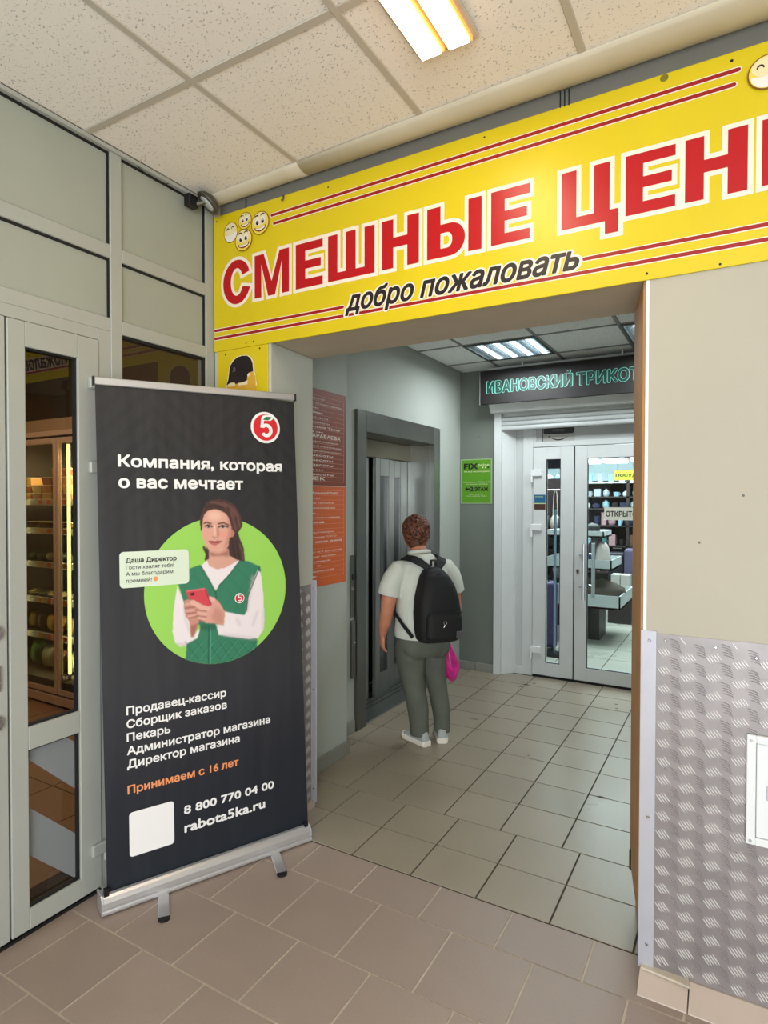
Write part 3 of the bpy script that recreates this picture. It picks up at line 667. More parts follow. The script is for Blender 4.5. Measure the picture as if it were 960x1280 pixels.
# smiling faces printed on the sign
fy = mat('face_yellow_print', (232, 206, 80), .4); fo = mat('face_brown_print', (128, 74, 20), .4); fw_ = mat('face_white_print', (236, 226, 214), .4); fk = mat('face_dark_print', (44, 20, 16), .4); fr_ = mat('face_red_print', (120, 26, 24), .4); fpk = mat('face_pale_yellow_print', (232, 216, 170), .4)
def face(cx, cz, rx, rz, kind, tilt=0):
    def T(P_): return [(cx+rx*(x*math.cos(tilt)-z*math.sin(tilt)), cz+rz*(x*math.sin(tilt)+z*math.cos(tilt))) for x, z in P_]
    k = face.k; face.k += .0018
    shape('face_outline', fs, [T(circ(0, 0, 1))], .0008+k, fo, sg); shape('face_print', fs, [T(circ(0, 0, .93))], .0011+k, fy, sg)
    shape('face_shine', fs, [T(circ(0, .32, .78, .56))], .0014+k, fpk, sg)
    if kind == 'laugh':
        shape('face_mouth', fs, [T([(-.84, -.12)]+[(x, -.22+.30*x*x-.02) for x in np.linspace(-.7, .7, 9)]+[(.84, -.12)]+[(.86*math.cos(a), -.12+.78*math.sin(a)) for a in np.linspace(0, -math.pi, 16)][1:-1])], .0017+k, fw_, sg)
        for s in (-1, 1): shape('face_eye', fs, [T([(s*.34+.20*math.cos(a), .30+.22*math.sin(a)) for a in np.linspace(0, math.pi, 9)]+[(s*.34+.13*math.cos(a), .27+.14*math.sin(a)) for a in np.linspace(math.pi, 0, 9)])], .0018+k, fk, sg)
    else:
        sm = [(x, -.42+.34*x*x) for x in np.linspace(-.66, .66, 12)]+[(x, -.78+.68*x*x+.04) for x in np.linspace(.62, -.62, 12)]
        shape('face_mouth', fs, [T(sm)], .0016+k, fr_, sg)
        shape('face_teeth', fs, [T([(x, -.44+.34*x*x) for x in np.linspace(-.52, .52, 10)]+[(x, -.62+.50*x*x) for x in np.linspace(.5, -.5, 10)])], .0018+k, fw_, sg)
        for s in (-1, 1):
            shape('face_eye_white', fs, [T(circ(s*.30+.02, .16, .24, .34, 16))], .0016+k, fw_, sg)
            shape('face_eye', fs, [T(circ(s*.30+.0, .08, .16, .20, 14))], .0018+k, fk, sg); shape('face_eye_glint', fs, [T(circ(s*.30+.07, .17, .05, .07, 8))], .0020+k, fw_, sg)
            shape('face_brow', fs, [T([(s*.34+.26*math.cos(a), .56+.20*math.sin(a)) for a in np.linspace(.3, math.pi-.3, 8)]+[(s*.34+.22*math.cos(a), .53+.12*math.sin(a)) for a in np.linspace(math.pi-.3, .3, 8)])], .0018+k, fk, sg)
face.k = 0
face(-2.116, 2.892, .046, .050, 'laugh', .12); face(-2.024, 2.926, .042, .040, 'smile', .08); face(-1.928, 2.894, .054, .054, 'smile', .08); face(-2.030, 2.836, .054, .052, 'smile', .06); face(.071, 2.893, .054, .052, 'laugh', .08)
for (x, z, r) in [(-2.21, 2.965, .004), (-1.545, 2.962, .004), (-.83, 2.966, .004), (-.025, 2.962, .005), (-.05, 2.343, .004), (-.262, 2.353, .0045), (-1.975, 2.352, .004), (-2.02, 2.35, .004)]:
    shape('screw_hole', fs, [circ(x, z, r, n=8)], .0006, M['ink'], sg)
shape('stain', fs, [circ(-.215, 2.975, .013, .012, 12)], .0005, mat('greasy_stain', (120, 110, 30), .6), sg)
b = MB(); b.tube([(-1.79, 2.178, 2.985), (-1.785, 2.172, 2.972), (-1.79, 2.17, 2.962), (-1.797, 2.174, 2.966)], .004, 6); tag(b.build('hook', MATS['dull_grey_metal'], None), 'small metal hook at the top edge of the yellow sign near its left end', 'hook')

# yellow poster under the sign
yp = thing('poster', 'yellow poster of a figure in a dark cap under the left end of the sign', 'poster', (-2.045, 2.186, 1.4))
MB().box(-2.206, 2.183, 1.25, -1.888, 2.189, 2.331).build('board', M['sign_y'], yp, bevel=.001)
Q_ = lambda pts: [(-2.204+(x-95)/770*.32, 2.335-(y-150)/760*.226-.0) for x, y in pts]
shape('cap_border', fs, [Q_([(205, 790), (250, 640), (270, 480), (290, 400), (340, 330), (400, 290), (480, 278), (560, 290), (620, 340), (650, 420), (665, 560), (700, 790)])], .0003, fpk, yp)
shape('face_print', fs, [Q_([(240, 900), (240, 720), (560, 560), (645, 570), (675, 650), (690, 900)])], .0006, mat('ochre_print', (214, 164, 52), .4), yp)
shape('cap_print', fs, [Q_([(230, 730), (262, 640), (280, 480), (300, 410), (350, 340), (410, 300), (480, 290), (555, 302), (605, 350), (635, 430), (645, 560), (590, 575), (560, 610), (550, 690), (500, 715), (420, 715), (380, 735), (360, 705), (300, 700)])], .0009, mat('cap_black_print', (24, 14, 16), .4), yp)
shape('cap_emblem', fs, [Q_([(340, 460), (365, 455), (375, 490), (360, 510), (385, 520), (325, 530), (345, 500)])], .0012, mat('dull_pink_print', (110, 84, 86), .5), yp)
shape('hair_print', fs, [Q_([(555, 610), (580, 575), (600, 580), (590, 620), (565, 650)])], .0012, fpk, yp); shape('hair_print', fs, [Q_([(260, 720), (300, 700), (350, 702), (375, 730), (360, 760), (260, 760)])], .0012, fpk, yp); shape('hair_print', fs, [Q_([(420, 720), (500, 715), (560, 690), (560, 760), (420, 760)])], .0012, fpk, yp)
for x, y in ((220, 233), (742, 217)): shape('screw_hole', fs, [circ(*Q_([(x, y)])[0], .0045, n=8)], .0012, M['ink'], yp)

# ------------------------------------------------------------------ roll-up banner
bo = Vector((-2.080, 1.457, 0)); dv = Vector((.41203545, .91116782, 0)); nn = Vector((.91116782, -.41203545, 0)); LEAN = .025
class BF:
    def __call__(s, u, z, d=0):
        u, z = 1.0007*u-.00284*z-.0058*u*z-.00068*u*u, 1.00983*z-.00608*z*z
        return tuple(bo + dv*u - nn*(.04+LEAN*z-d) + Vector((0, 0, z)))
fb = BF()
bn_ = thing('roll_up_banner', 'tall dark roll-up recruiting banner with a green circle and a woman', 'banner', tuple(bo+dv*.45-nn*.05))
bm_ = bpy.data.materials.new('dark_banner_print'); bm_.use_nodes = True; nt = bm_.node_tree; bs = nt.nodes['Principled BSDF']; bs.inputs['Roughness'].default_value = .55
ge = nt.nodes.new('ShaderNodeNewGeometry'); sx = nt.nodes.new('ShaderNodeSeparateXYZ'); nt.links.new(ge.outputs['Position'], sx.inputs[0])
def nm_(op, a, b_=None, c3=None):
    q = nt.nodes.new('ShaderNodeMath'); q.operation = op
    for i, x in enumerate((a, b_, c3)):
        if x is None: continue
        if isinstance(x, (int, float)): q.inputs[i].default_value = x
        else: nt.links.new(x, q.inputs[i])
    return q.outputs[0]
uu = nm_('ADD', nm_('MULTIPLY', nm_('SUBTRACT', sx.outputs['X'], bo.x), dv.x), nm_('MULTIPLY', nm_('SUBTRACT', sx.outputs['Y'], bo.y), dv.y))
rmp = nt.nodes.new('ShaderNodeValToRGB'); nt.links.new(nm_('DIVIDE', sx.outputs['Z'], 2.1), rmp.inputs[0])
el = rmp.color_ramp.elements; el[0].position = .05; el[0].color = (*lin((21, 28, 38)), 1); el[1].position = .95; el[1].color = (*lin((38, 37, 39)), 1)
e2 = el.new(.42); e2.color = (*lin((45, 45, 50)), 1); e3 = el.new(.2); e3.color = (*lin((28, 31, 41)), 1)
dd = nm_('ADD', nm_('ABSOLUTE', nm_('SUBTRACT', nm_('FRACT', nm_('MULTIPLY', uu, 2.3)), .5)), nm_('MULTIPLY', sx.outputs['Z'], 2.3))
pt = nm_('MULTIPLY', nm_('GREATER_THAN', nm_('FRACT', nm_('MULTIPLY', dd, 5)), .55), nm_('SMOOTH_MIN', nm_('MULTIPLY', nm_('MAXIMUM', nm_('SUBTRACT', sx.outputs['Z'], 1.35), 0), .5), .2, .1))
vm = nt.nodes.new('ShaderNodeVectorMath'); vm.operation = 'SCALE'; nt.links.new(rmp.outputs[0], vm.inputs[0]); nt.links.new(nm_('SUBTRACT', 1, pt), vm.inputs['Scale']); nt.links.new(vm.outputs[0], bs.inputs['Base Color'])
nz = nt.nodes.new('ShaderNodeTexNoise'); nz.inputs['Scale'].default_value = 3; mp = nt.nodes.new('ShaderNodeMapping'); mp.inputs['Scale'].default_value = (3, 3, .35)
nt.links.new(ge.outputs['Position'], mp.inputs[0]); nt.links.new(mp.outputs[0], nz.inputs['Vector'])
bp = nt.nodes.new('ShaderNodeBump'); bp.inputs['Strength'].default_value = .25; bp.inputs['Distance'].default_value = .03; nt.links.new(nz.outputs[0], bp.inputs['Height']); nt.links.new(bp.outputs[0], bs.inputs['Normal'])
b = MB(); n = 20
UL = lambda z: .021+(.003-.021)*z/2.06
UR = lambda z: .907+(.874-.907)*z/2.06
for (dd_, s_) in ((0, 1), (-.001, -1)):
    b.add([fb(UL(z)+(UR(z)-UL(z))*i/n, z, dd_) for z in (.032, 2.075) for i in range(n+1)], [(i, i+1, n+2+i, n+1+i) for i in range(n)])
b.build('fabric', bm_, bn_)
def bbox(u0, z0, u1, z1, d0, d1, name, m, bevel=0, lean=True, k=0):
    F_ = fb if lean else (lambda u, z, d: tuple(bo+dv*u+nn*d+Vector((0, 0, z))))
    b = MB(); b.hexa([F_(u0, z0, d1), F_(u1, z0+k, d1), F_(u1, z0+k, d0), F_(u0, z0, d0)], [F_(u0, z1, d1), F_(u1, z1+k, d1), F_(u1, z1+k, d0), F_(u0, z1, d0)]); return b.build(name, m, bn_, bevel=bevel)
bbox(-.001, 2.058, .876, 2.088, -.008, .010, 'top_bar', M['alu'], .003, k=.022)
bbox(-.006, 2.055, -.001, 2.091, -.011, .013, 'end_cap', M['black'], .001); bbox(.876, 2.077, .882, 2.112, -.011, .013, 'end_cap', M['black'], .001)
# cassette base: curved extrusion
pr_ = [(-.085, .004), (-.004, .004), (.004, .010), (.003, .020), (-.002, .022), (.002, .034), (.0, .052), (-.010, .066), (-.020, .074), (-.034, .076), (-.036, .068), (-.085, .066)]
F0 = lambda u, d, z: tuple(bo+dv*u+nn*d+Vector((0, 0, z)))
b = MB(); b.loft([[F0(u, p[0], p[1]) for p in pr_] for u in (0, .8955)]); b.build('cassette', M['alu'], bn_, bevel=.0015)
for u0, u1 in ((-.008, 0), (.8955, .9035)):
    b = MB(); b.loft([[F0(u, p[0]*1.06, p[1]*1.04) for p in pr_] for u in (u0, u1)]); b.build('end_cap', MATS['brushed_aluminium'] if u0 < 0 else M['alu_strip'], bn_, bevel=.001)
bbox(.004, .07, .022, .10, -.03, -.015, 'clip', M['black'], 0, False); bbox(.875, .07, .892, .09, -.03, -.015, 'clip', M['black'], 0, False)
for u, (tx, ty) in ((.235, (-1.862, 1.557)), (.728, (-1.652, 2.002))):   # swivelling feet
    p0 = bo+dv*u-nn*.045; p1 = Vector((tx, ty, 0)); t = (p1-p0).normalized(); sd = Vector((-t.y, t.x, 0))*.021
    b = MB(); e0 = p0; e1 = p1-t*.02
    b.hexa([e0-sd, e1-sd, e1+sd, e0+sd], [q+Vector((0, 0, .009)) for q in (e0-sd, e1-sd, e1+sd, e0+sd)]); fo_ = b.build('foot', M['alu'], bn_, bevel=.0015)
    b = MB(); pts = [e1-sd*1.06]+[e1+t*.022*math.sin(a)-sd*1.06*math.cos(a) for a in np.linspace(.3, math.pi-.3, 7)]+[e1+sd*1.06]
    b.loft([[tuple(q+Vector((0, 0, z))) for q in pts] for z in (0, .0105)]); b.build('rubber_tip', M['black'], fo_)
def bt(body, u0, u1, v0, cap, m=None, bold=.028, d=.0012): label_text('lettering', fb, body, u0, u1, v0, cap, d, m or M['ban_w'], bn_, bold)
bt('Компания, которая', .085, .803, 1.7395, .0455, bold=.036); 
bt('о вас мечтает', .086, .609, 1.654, .0475, bold=.036)
for s, u1, v, c in (('Продавец-кассир', .514, .743, .032), ('Сборщик заказов', .516, .690, .032), ('Пекарь', .271, .637, .032), ('Администратор магазина', .720, .584, .032), ('Директор магазина', .572, .531, .032)): bt(s, .102, u1, v, c)
bt('Принимаем с 16 лет', .102, .565, .429, .032, M['ban_o']); bt('8 800 770 04 00', .324, .733, .284, .034, bold=.034); bt('rabota5ka.ru', .325, .687, .208, .040, bold=.034)
def rrect(u0, v0, u1, v1, r, n=6):
    P_ = []
    for (cx, cy, a) in ((u1-r, v1-r, 0), (u0+r, v1-r, 90), (u0+r, v0+r, 180), (u1-r, v0+r, 270)):
        P_ += [(cx+r*math.cos(math.radians(a+90*i/n)), cy+r*math.sin(math.radians(a+90*i/n))) for i in range(n+1)]
    return P_
shape('white_square', fb, [rrect(.105, .177, .281, .353, .014)], .0012, M['ban_w'], bn_)
# round logo with a figure five and a leaf
lr = mat('logo_red_print', (214, 34, 46), .55); lg = mat('logo_green_print', (44, 116, 62), .55)
def five(cx, cz, R, d, par):
    S_ = lambda P_: [(cx+x*R, cz+z*R) for x, z in P_]
    shape('logo_ring', fb, [S_(circ(0, 0, 1, n=40))], d, M['ban_w'], par); shape('logo_disc', fb, [S_(circ(0, 0, .84, n=40))], d+.0004, lr, par)
    bowl = [(-.24, -.02), (-.36, -.02), (-.28, .62)]+[(-.18, .74), (.0, .80), (.62, .80), (.50, .56), (.34, .46), (.0, .44), (-.10, .42), (-.13, .22)]
    bowl += [(.06+.42*math.cos(a), -.18+.44*math.sin(a)) for a in np.linspace(math.radians(100), math.radians(-148), 18)]
    bowl += [(-.16, -.34)]+[(.05+.20*math.cos(a), -.18+.22*math.sin(a)) for a in np.linspace(math.radians(-140), math.radians(130), 14)]+[(-.12, -.04)]
    shape('logo_figure', fb, [S_(bowl)], d+.0008, M['ban_w'], par)
    shape('logo_leaf', fb, [S_([(-.15, .48), (-.06, .64), (.12, .70), (.42, .70), (.34, .56), (.16, .48)])], d+.0012, lg, par)
five(.7255, 1.9405, .0725, .0012, bn_)
# portrait print: polygons rasterised on a fine mesh with a colour attribute
PORTRAIT = [
('p',[(413,1532),(425,1561),(442,1591),(465,1604),(499,1608),(533,1602),(564,1584),(585,1557),(600,1526),(604,1489),(583,1458),(590,1432),(607,1395),(612,1337),(609,1320),(539,1341),(444,1343),(428,1342),(433,1370),(420,1398),(426,1409),(438,1392),(427,1477),(414,1471),(412,1500)],(72,45,42),2,1,0),
('p',[(448,1385),(540,1388),(539,1358),(581,1339),(538,1298),(490,1291),(447,1307),(431,1340),(448,1349)],(213,160,140),2,1,0),
('p',[(450,1382),(488,1368),(526,1378),(540,1394),(539,1354),(505,1359),(471,1358),(453,1362)],(150,98,84),5,0.8,0),
('p',[(412,1320),(438,1342),(450,1317),(480,1302),(514,1303),(553,1320),(588,1340),(591,1337),(538,1262),(492,1222),(482,1213),(469,1217),(436,1272)],(234,222,224),2,1,0),
('p',[(310,1241),(335,1182),(339,1137),(358,1089),(362,1056),(365,1016),(400,1051),(402,1036),(391,1012),(349,991),(319,986),(298,1005),(287,1050),(292,1132),(301,1190)],(234,222,224),2,1,0),
('l',[(305,999),(344,989),(389,1008)],(190,172,178),6,0.8,16),
('l',[(337,1153),(343,1093),(362,1041)],(200,185,190),6,0.8,12),
('p',[(314,1250),(361,1264),(361,1311),(409,1326),(417,1315),(454,1247),(474,1205),(491,1232),(539,1277),(589,1336),(628,1329),(684,1302),(690,1283),(654,1232),(634,1197),(619,1135),(616,1109),(607,1085),(558,1094),(515,1112),(509,1054),(474,1063),(487,1015),(556,999),(664,980),(663,930),(620,904),(554,883),(490,880),(438,887),(377,905),(338,923),(346,994),(391,1012),(402,1046),(405,1066),(358,1089),(334,1177)],(50,122,93),2,1,0),
('p',[(675,1289),(689,1267),(699,1170),(701,1052),(696,1010),(666,977),(621,980),(556,996),(487,1015),(474,1063),(509,1054),(515,1114),(558,1100),(607,1087),(618,1109),(622,1161),(643,1222)],(234,222,224),2,1,0),
('l',[(649,1259),(634,1176)],(196,180,186),7,0.8,12),
('l',[(634,1176),(619,1103)],(196,180,186),7,0.8,12),
('l',[(508,1013),(655,977)],(196,180,186),7,0.8,12),
('l',[(669,1098),(645,1038)],(196,180,186),7,0.8,12),
('l',[(698,1106),(693,1005)],(196,180,186),7,0.8,12),
('l',[(568,1078),(584,1045)],(196,180,186),7,0.8,12),
('l',[(348,929),(414,999)],(34,95,70),2,0.7,5),
('l',[(339,1004),(397,917)],(34,95,70),2,0.7,5),
('l',[(351,926),(417,996)],(80,160,128),2,0.5,4),
('l',[(395,922),(463,993)],(34,95,70),2,0.7,5),
('l',[(386,998),(446,910)],(34,95,70),2,0.7,5),
('l',[(398,919),(466,990)],(80,160,128),2,0.5,4),
('l',[(443,915),(513,987)],(34,95,70),2,0.7,5),
('l',[(434,992),(495,902)],(34,95,70),2,0.7,5),
('l',[(446,912),(516,983)],(80,160,128),2,0.5,4),
('l',[(493,908),(564,980)],(34,95,70),2,0.7,5),
('l',[(484,985),(546,895)],(34,95,70),2,0.7,5),
('l',[(496,904),(567,976)],(80,160,128),2,0.5,4),
('l',[(543,900),(616,973)],(34,95,70),2,0.7,5),
('l',[(534,979),(597,887)],(34,95,70),2,0.7,5),
('l',[(546,897),(619,969)],(80,160,128),2,0.5,4),
('l',[(595,892),(669,966)],(34,95,70),2,0.7,5),
('l',[(585,972),(650,879)],(34,95,70),2,0.7,5),
('l',[(598,889),(672,962)],(80,160,128),2,0.5,4),
('l',[(648,885),(724,959)],(34,95,70),2,0.7,5),
('l',[(638,965),(704,871)],(34,95,70),2,0.7,5),
('l',[(651,881),(727,955)],(80,160,128),2,0.5,4),
('l',[(539,1261),(614,1183)],(40,106,80),3,0.6,5),
('l',[(583,1295),(649,1227)],(40,106,80),3,0.6,5),
('l',[(515,1140),(593,1205)],(40,106,80),3,0.6,5),
('l',[(558,1110),(637,1228)],(40,106,80),3,0.6,5),
('l',[(528,1216),(580,1118)],(40,106,80),3,0.6,5),
('l',[(379,1288),(423,1224)],(40,106,80),3,0.6,5),
('l',[(338,1236),(383,1282)],(40,106,80),3,0.6,5),
('l',[(475,1205),(479,1164)],(28,80,60),2,1,6),
('l',[(443,1056),(438,898)],(28,84,62),2,1,8),
('l',[(450,1055),(445,897)],(92,170,138),2,0.8,5),
('l',[(414,1316),(454,1245),(474,1202)],(30,88,66),2,1,6),
('l',[(589,1333),(539,1274),(491,1229)],(30,88,66),2,1,6),
('l',[(684,1299),(655,1237),(626,1176),(615,1104)],(26,74,58),2,1,7),
('p',[(475,1065),(405,1071),(405,1046),(477,1037)],(30,84,62),8,0.7,0),
('p',[(339,1179),(359,1182),(369,1164),(401,1146),(400,1086),(395,1067),(374,1017),(363,1024),(362,1056),(358,1089),(341,1113),(337,1152)],(200,138,122),2,1,0),
('p',[(365,1070),(395,1074),(376,1019),(363,1026)],(150,95,84),5,0.8,0),
('p',[(445,1187),(469,1177),(489,1158),(515,1114),(509,1054),(477,1065),(431,1073),(395,1092),(391,1127),(401,1134),(364,1162),(363,1175),(382,1175),(417,1150),(445,1144),(453,1161)],(216,158,142),2,1,0),
('p',[(473,1139),(512,1109),(506,1056),(477,1067),(452,1091)],(190,128,112),8,0.7,0),
('p',[(350,1218),(428,1221),(434,1216),(455,1148),(440,1142),(417,1152),(382,1175),(359,1180),(347,1213)],(208,66,78),2,1,0),
('l',[(428,1220),(454,1150)],(160,44,56),2,1,9),
('l',[(351,1217),(426,1221)],(228,110,118),2,1,7),
('p',[(363,1204),(368,1209),(380,1208),(384,1202),(379,1196),(367,1197)],(40,20,25),2,1,0),
('p',[(363,1177),(377,1177),(417,1152),(450,1139),(444,1122),(416,1130),(366,1159)],(226,172,156),2,1,0),
('p',[(446,1188),(469,1177),(472,1165),(459,1160),(447,1172)],(226,176,158),2,1,0),
('l',[(340,1145),(384,1147)],(140,84,72),2.5,0.8,7),
('l',[(346,1122),(387,1122)],(140,84,72),2.5,0.8,7),
('l',[(356,1101),(393,1107)],(140,84,72),2.5,0.8,7),
('l',[(386,1134),(433,1123)],(140,84,72),2.5,0.8,7),
('l',[(393,1108),(432,1098)],(140,84,72),2.5,0.8,7),
('l',[(400,1089),(426,1078)],(140,84,72),2.5,0.8,7),
('l',[(343,1162),(366,1162)],(232,184,168),3.5,0.7,9),
('l',[(346,1132),(381,1134)],(232,184,168),3.5,0.7,9),
('l',[(353,1109),(386,1113)],(232,184,168),3.5,0.7,9),
('l',[(396,1119),(431,1110)],(232,184,168),3.5,0.7,9),
('l',[(400,1098),(426,1089)],(232,184,168),3.5,0.7,9),
('p',[(424,1532),(438,1555),(461,1563),(492,1563),(519,1551),(539,1531),(549,1497),(555,1454),(545,1427),(537,1401),(519,1380),(492,1370),(470,1373),(452,1383),(434,1407),(425,1432),(419,1458),(421,1503)],(219,163,143),2,1,0),
('p',[(555,1474),(566,1467),(564,1447),(555,1439),(548,1444)],(190,128,108),2,1,0),
('p',[(532,1541),(552,1497),(557,1450),(540,1411),(512,1379),(525,1425),(538,1467)],(178,118,100),7,0.65,0),
('p',[(439,1399),(468,1378),(505,1376),(526,1391),(519,1375),(492,1368),(465,1373)],(186,126,108),5,0.6,0),
('p',[(448,1551),(485,1556),(508,1541),(498,1515),(451,1515)],(238,192,172),9,0.8,0),
('p',[(500,1462),(528,1468),(538,1447),(517,1428),(500,1442)],(228,152,136),8,0.8,0),
('p',[(428,1464),(450,1467),(456,1443),(436,1438)],(228,156,138),8,0.7,0),
('p',[(482,1489),(494,1485),(496,1445),(486,1443),(483,1462)],(184,122,104),4,0.7,0),
('p',[(470,1495),(482,1492),(482,1449),(473,1449)],(240,196,176),4,0.7,0),
('p',[(461,1447),(473,1441),(486,1440),(496,1445),(486,1438),(471,1437)],(140,80,68),2.5,0.9,0),
('p',[(452,1404),(472,1397),(492,1402),(475,1394)],(196,132,114),4,0.6,0),
('l',[(428,1503),(440,1508),(460,1501)],(78,48,40),2.5,0.95,11),
('l',[(492,1500),(516,1505),(539,1493)],(78,48,40),2.5,0.95,12),
('p',[(434,1489),(443,1494),(457,1493),(465,1487),(453,1483),(442,1483)],(150,105,95),3,0.7,0),
('p',[(436,1488),(444,1493),(456,1492),(462,1487),(453,1484),(443,1484)],(205,180,172),1.5,0.9,0),
('p',[(495,1485),(506,1491),(523,1490),(534,1483),(521,1479),(504,1480)],(205,178,170),1.5,0.9,0),
('p',[(445,1493),(455,1493),(455,1484),(445,1484)],(40,24,22),2,1,0),
('p',[(507,1491),(519,1490),(519,1480),(507,1480)],(40,24,22),2,1,0),
('l',[(433,1490),(446,1496),(465,1488)],(48,28,26),2,1,10),
('l',[(494,1486),(511,1493),(536,1485)],(48,28,26),2,1,11),
('p',[(448,1424),(462,1427),(476,1424),(489,1426),(507,1422),(492,1411),(475,1406),(459,1411)],(172,84,84),2,1,0),
('l',[(449,1424),(476,1419),(506,1422)],(112,44,46),1.5,1,7),
('l',[(462,1414),(489,1413)],(204,118,114),3,0.8,7),
('p',[(414,1471),(412,1503),(413,1532),(423,1561),(442,1591),(465,1604),(499,1608),(533,1602),(564,1584),(585,1557),(600,1526),(604,1489),(581,1458),(562,1463),(551,1494),(542,1524),(529,1544),(498,1561),(475,1565),(448,1558),(431,1542),(424,1522),(420,1496),(417,1471)],(74,46,42),2,1,0),
('p',[(541,1437),(562,1440),(583,1458),(591,1426),(607,1391),(611,1327),(574,1338),(546,1357),(537,1388)],(66,44,42),2,1,0),
('l',[(564,1570),(584,1530),(591,1486)],(122,84,76),4,0.7,12),
('l',[(516,1591),(550,1574),(570,1534)],(122,84,76),4,0.7,12),
('l',[(462,1594),(496,1591),(529,1574)],(122,84,76),4,0.7,12),
('l',[(589,1406),(601,1371),(604,1338)],(122,84,76),4,0.7,12),
('l',[(550,1554),(563,1514),(573,1473)],(122,84,76),4,0.7,12),
('l',[(442,1574),(475,1581),(516,1567)],(44,28,28),4,0.7,14),
('l',[(575,1423),(582,1372),(588,1338)],(44,28,28),4,0.7,14),
('l',[(555,1427),(557,1387),(570,1346)],(44,28,28),4,0.7,14),
]

CU, CZ, CR = .494, 1.2095, .3185
shape('green_circle', fb, [circ(CU, CZ, CR, n=90)], .0010, mat('lime_print', (152, 208, 88), .6), bn_)
def portrait():
    st_ = .0025; us = np.arange(.155, .835, st_); zs = np.arange(.875, 1.625, st_); U, Z = np.meshgrid(us, zs)
    R_ = np.hypot(U-CU, Z-CZ); inside = np.clip((CR-R_)/st_+.5, 0, 1)
    dark = np.array(lin((42, 42, 46))); green = np.array(lin((152, 208, 88)))
    img = np.zeros(U.shape+(3,)); img[:] = green; img = img*inside[..., None]+dark*(1-inside[..., None]); touched = np.zeros(U.shape)
    def blur(a, s):
        n_ = max(1, int(s*2.2)); k = np.exp(-.5*(np.arange(-n_, n_+1)/s)**2); k /= k.sum()
        p = np.pad(a, n_, mode='edge'); p = sum(k[i]*p[:, i:i+a.shape[1]] for i in range(2*n_+1)); return sum(k[i]*p[i:i+a.shape[0]] for i in range(2*n_+1))
    def pip(P_):
        c = np.zeros(U.shape, bool); n_ = len(P_)
        for i in range(n_):
            x0, y0 = P_[i]; x1, y1 = P_[(i+1) % n_]
            if y0 == y1: continue
            c ^= ((Z < y0) != (Z < y1)) & (U < (x1-x0)*(Z-y0)/(y1-y0)+x0)
        return c.astype(float)
    for kind, pts, col, bl, al, w_ in PORTRAIT:
        P_ = [(x/1000, z/1000) for x, z in pts]
        if kind == 'p': a = pip(P_)
        else:
            dist = np.full(U.shape, 9.)
            for (x0, y0), (x1, y1) in zip(P_[:-1], P_[1:]):
                L2 = (x1-x0)**2+(y1-y0)**2+1e-9; t = np.clip(((U-x0)*(x1-x0)+(Z-y0)*(y1-y0))/L2, 0, 1); dist = np.minimum(dist, np.hypot(U-x0-t*(x1-x0), Z-y0-t*(y1-y0)))
            a = np.clip((w_*.00034*.5-dist)/st_+.5+.35, 0, 1)
        s = bl*.34; a = blur(a, max(.5, s))
        if kind == 'l': a = np.clip(a*1.25, 0, 1)
        if not (min(p[1] for p in P_) > 1.27): a = a*inside
        a = a*al; img = img*(1-a[..., None])+np.array(lin(col))*a[..., None]; touched = np.maximum(touched, a)
    keep = touched > .02
    idx = -np.ones(U.shape, int); f = []; H_, W_ = U.shape
    k4 = keep[:-1, :-1] | keep[1:, :-1] | keep[:-1, 1:] | keep[1:, 1:]
    used = np.zeros(U.shape, bool); used[:-1, :-1] |= k4; used[1:, :-1] |= k4; used[:-1, 1:] |= k4; used[1:, 1:] |= k4
    idx[used] = np.arange(used.sum()); jj, ii = np.nonzero(k4)
    f = np.stack([idx[jj, ii], idx[jj, ii+1], idx[jj+1, ii+1], idx[jj+1, ii]], 1).tolist()
    off = wloc(bn_); vs_ = [tuple(Vector(fb(u, z, .0018))-off) for u, z in zip(U[used], Z[used])]
    me = bpy.data.meshes.new('woman_print'); me.from_pydata(vs_, [], f); me.update()
    ca = me.color_attributes.new('print', 'FLOAT_COLOR', 'POINT'); ca.data.foreach_set('color', np.concatenate([img[used], np.ones((used.sum(), 1))], 1).astype(np.float32).ravel())
    o = bpy.data.objects.new('woman_print', me); COL.objects.link(o); o.parent = bn_
    m = bpy.data.materials.new('portrait_print'); m.use_nodes = True; a_ = m.node_tree.nodes.new('ShaderNodeAttribute'); a_.attribute_name = 'print'
    m.node_tree.links.new(a_.outputs['Color'], m.node_tree.nodes['Principled BSDF'].inputs['Base Color']); m.node_tree.nodes['Principled BSDF'].inputs['Roughness'].default_value = .6
    me.materials.append(m); o['label'] = 'printed woman in a green quilted vest holding a red phone'
portrait()
five(.584, 1.166, .0225, .0022, bn_)
shape('speech_bubble', fb, [rrect(.083, 1.2495, .360, 1.395, .016)[:21]+[(.074, 1.246), (.100, 1.2495)]+rrect(.083, 1.2495, .360, 1.395, .016)[21:]], .0026, mat('pale_green_print', (216, 228, 206), .6), bn_)
ik = mat('grey_print', (74, 74, 78), .6)
bt('Даша Директор', .107, .308, 1.351, .0185, M['ink'], .03, .0032)
for s, u1, v in (('Гости хвалят тебя!', .297, 1.324), ('А мы благодарим', .293, 1.298), ('премией!', .206, 1.2705)): bt(s, .107, u1, v, .0155, ik, .012, .0032)
shape('flame_print', fb, [circ(.222, 1.279, .010, .010, 12)+[]], .0032, M['ban_o'], bn_)

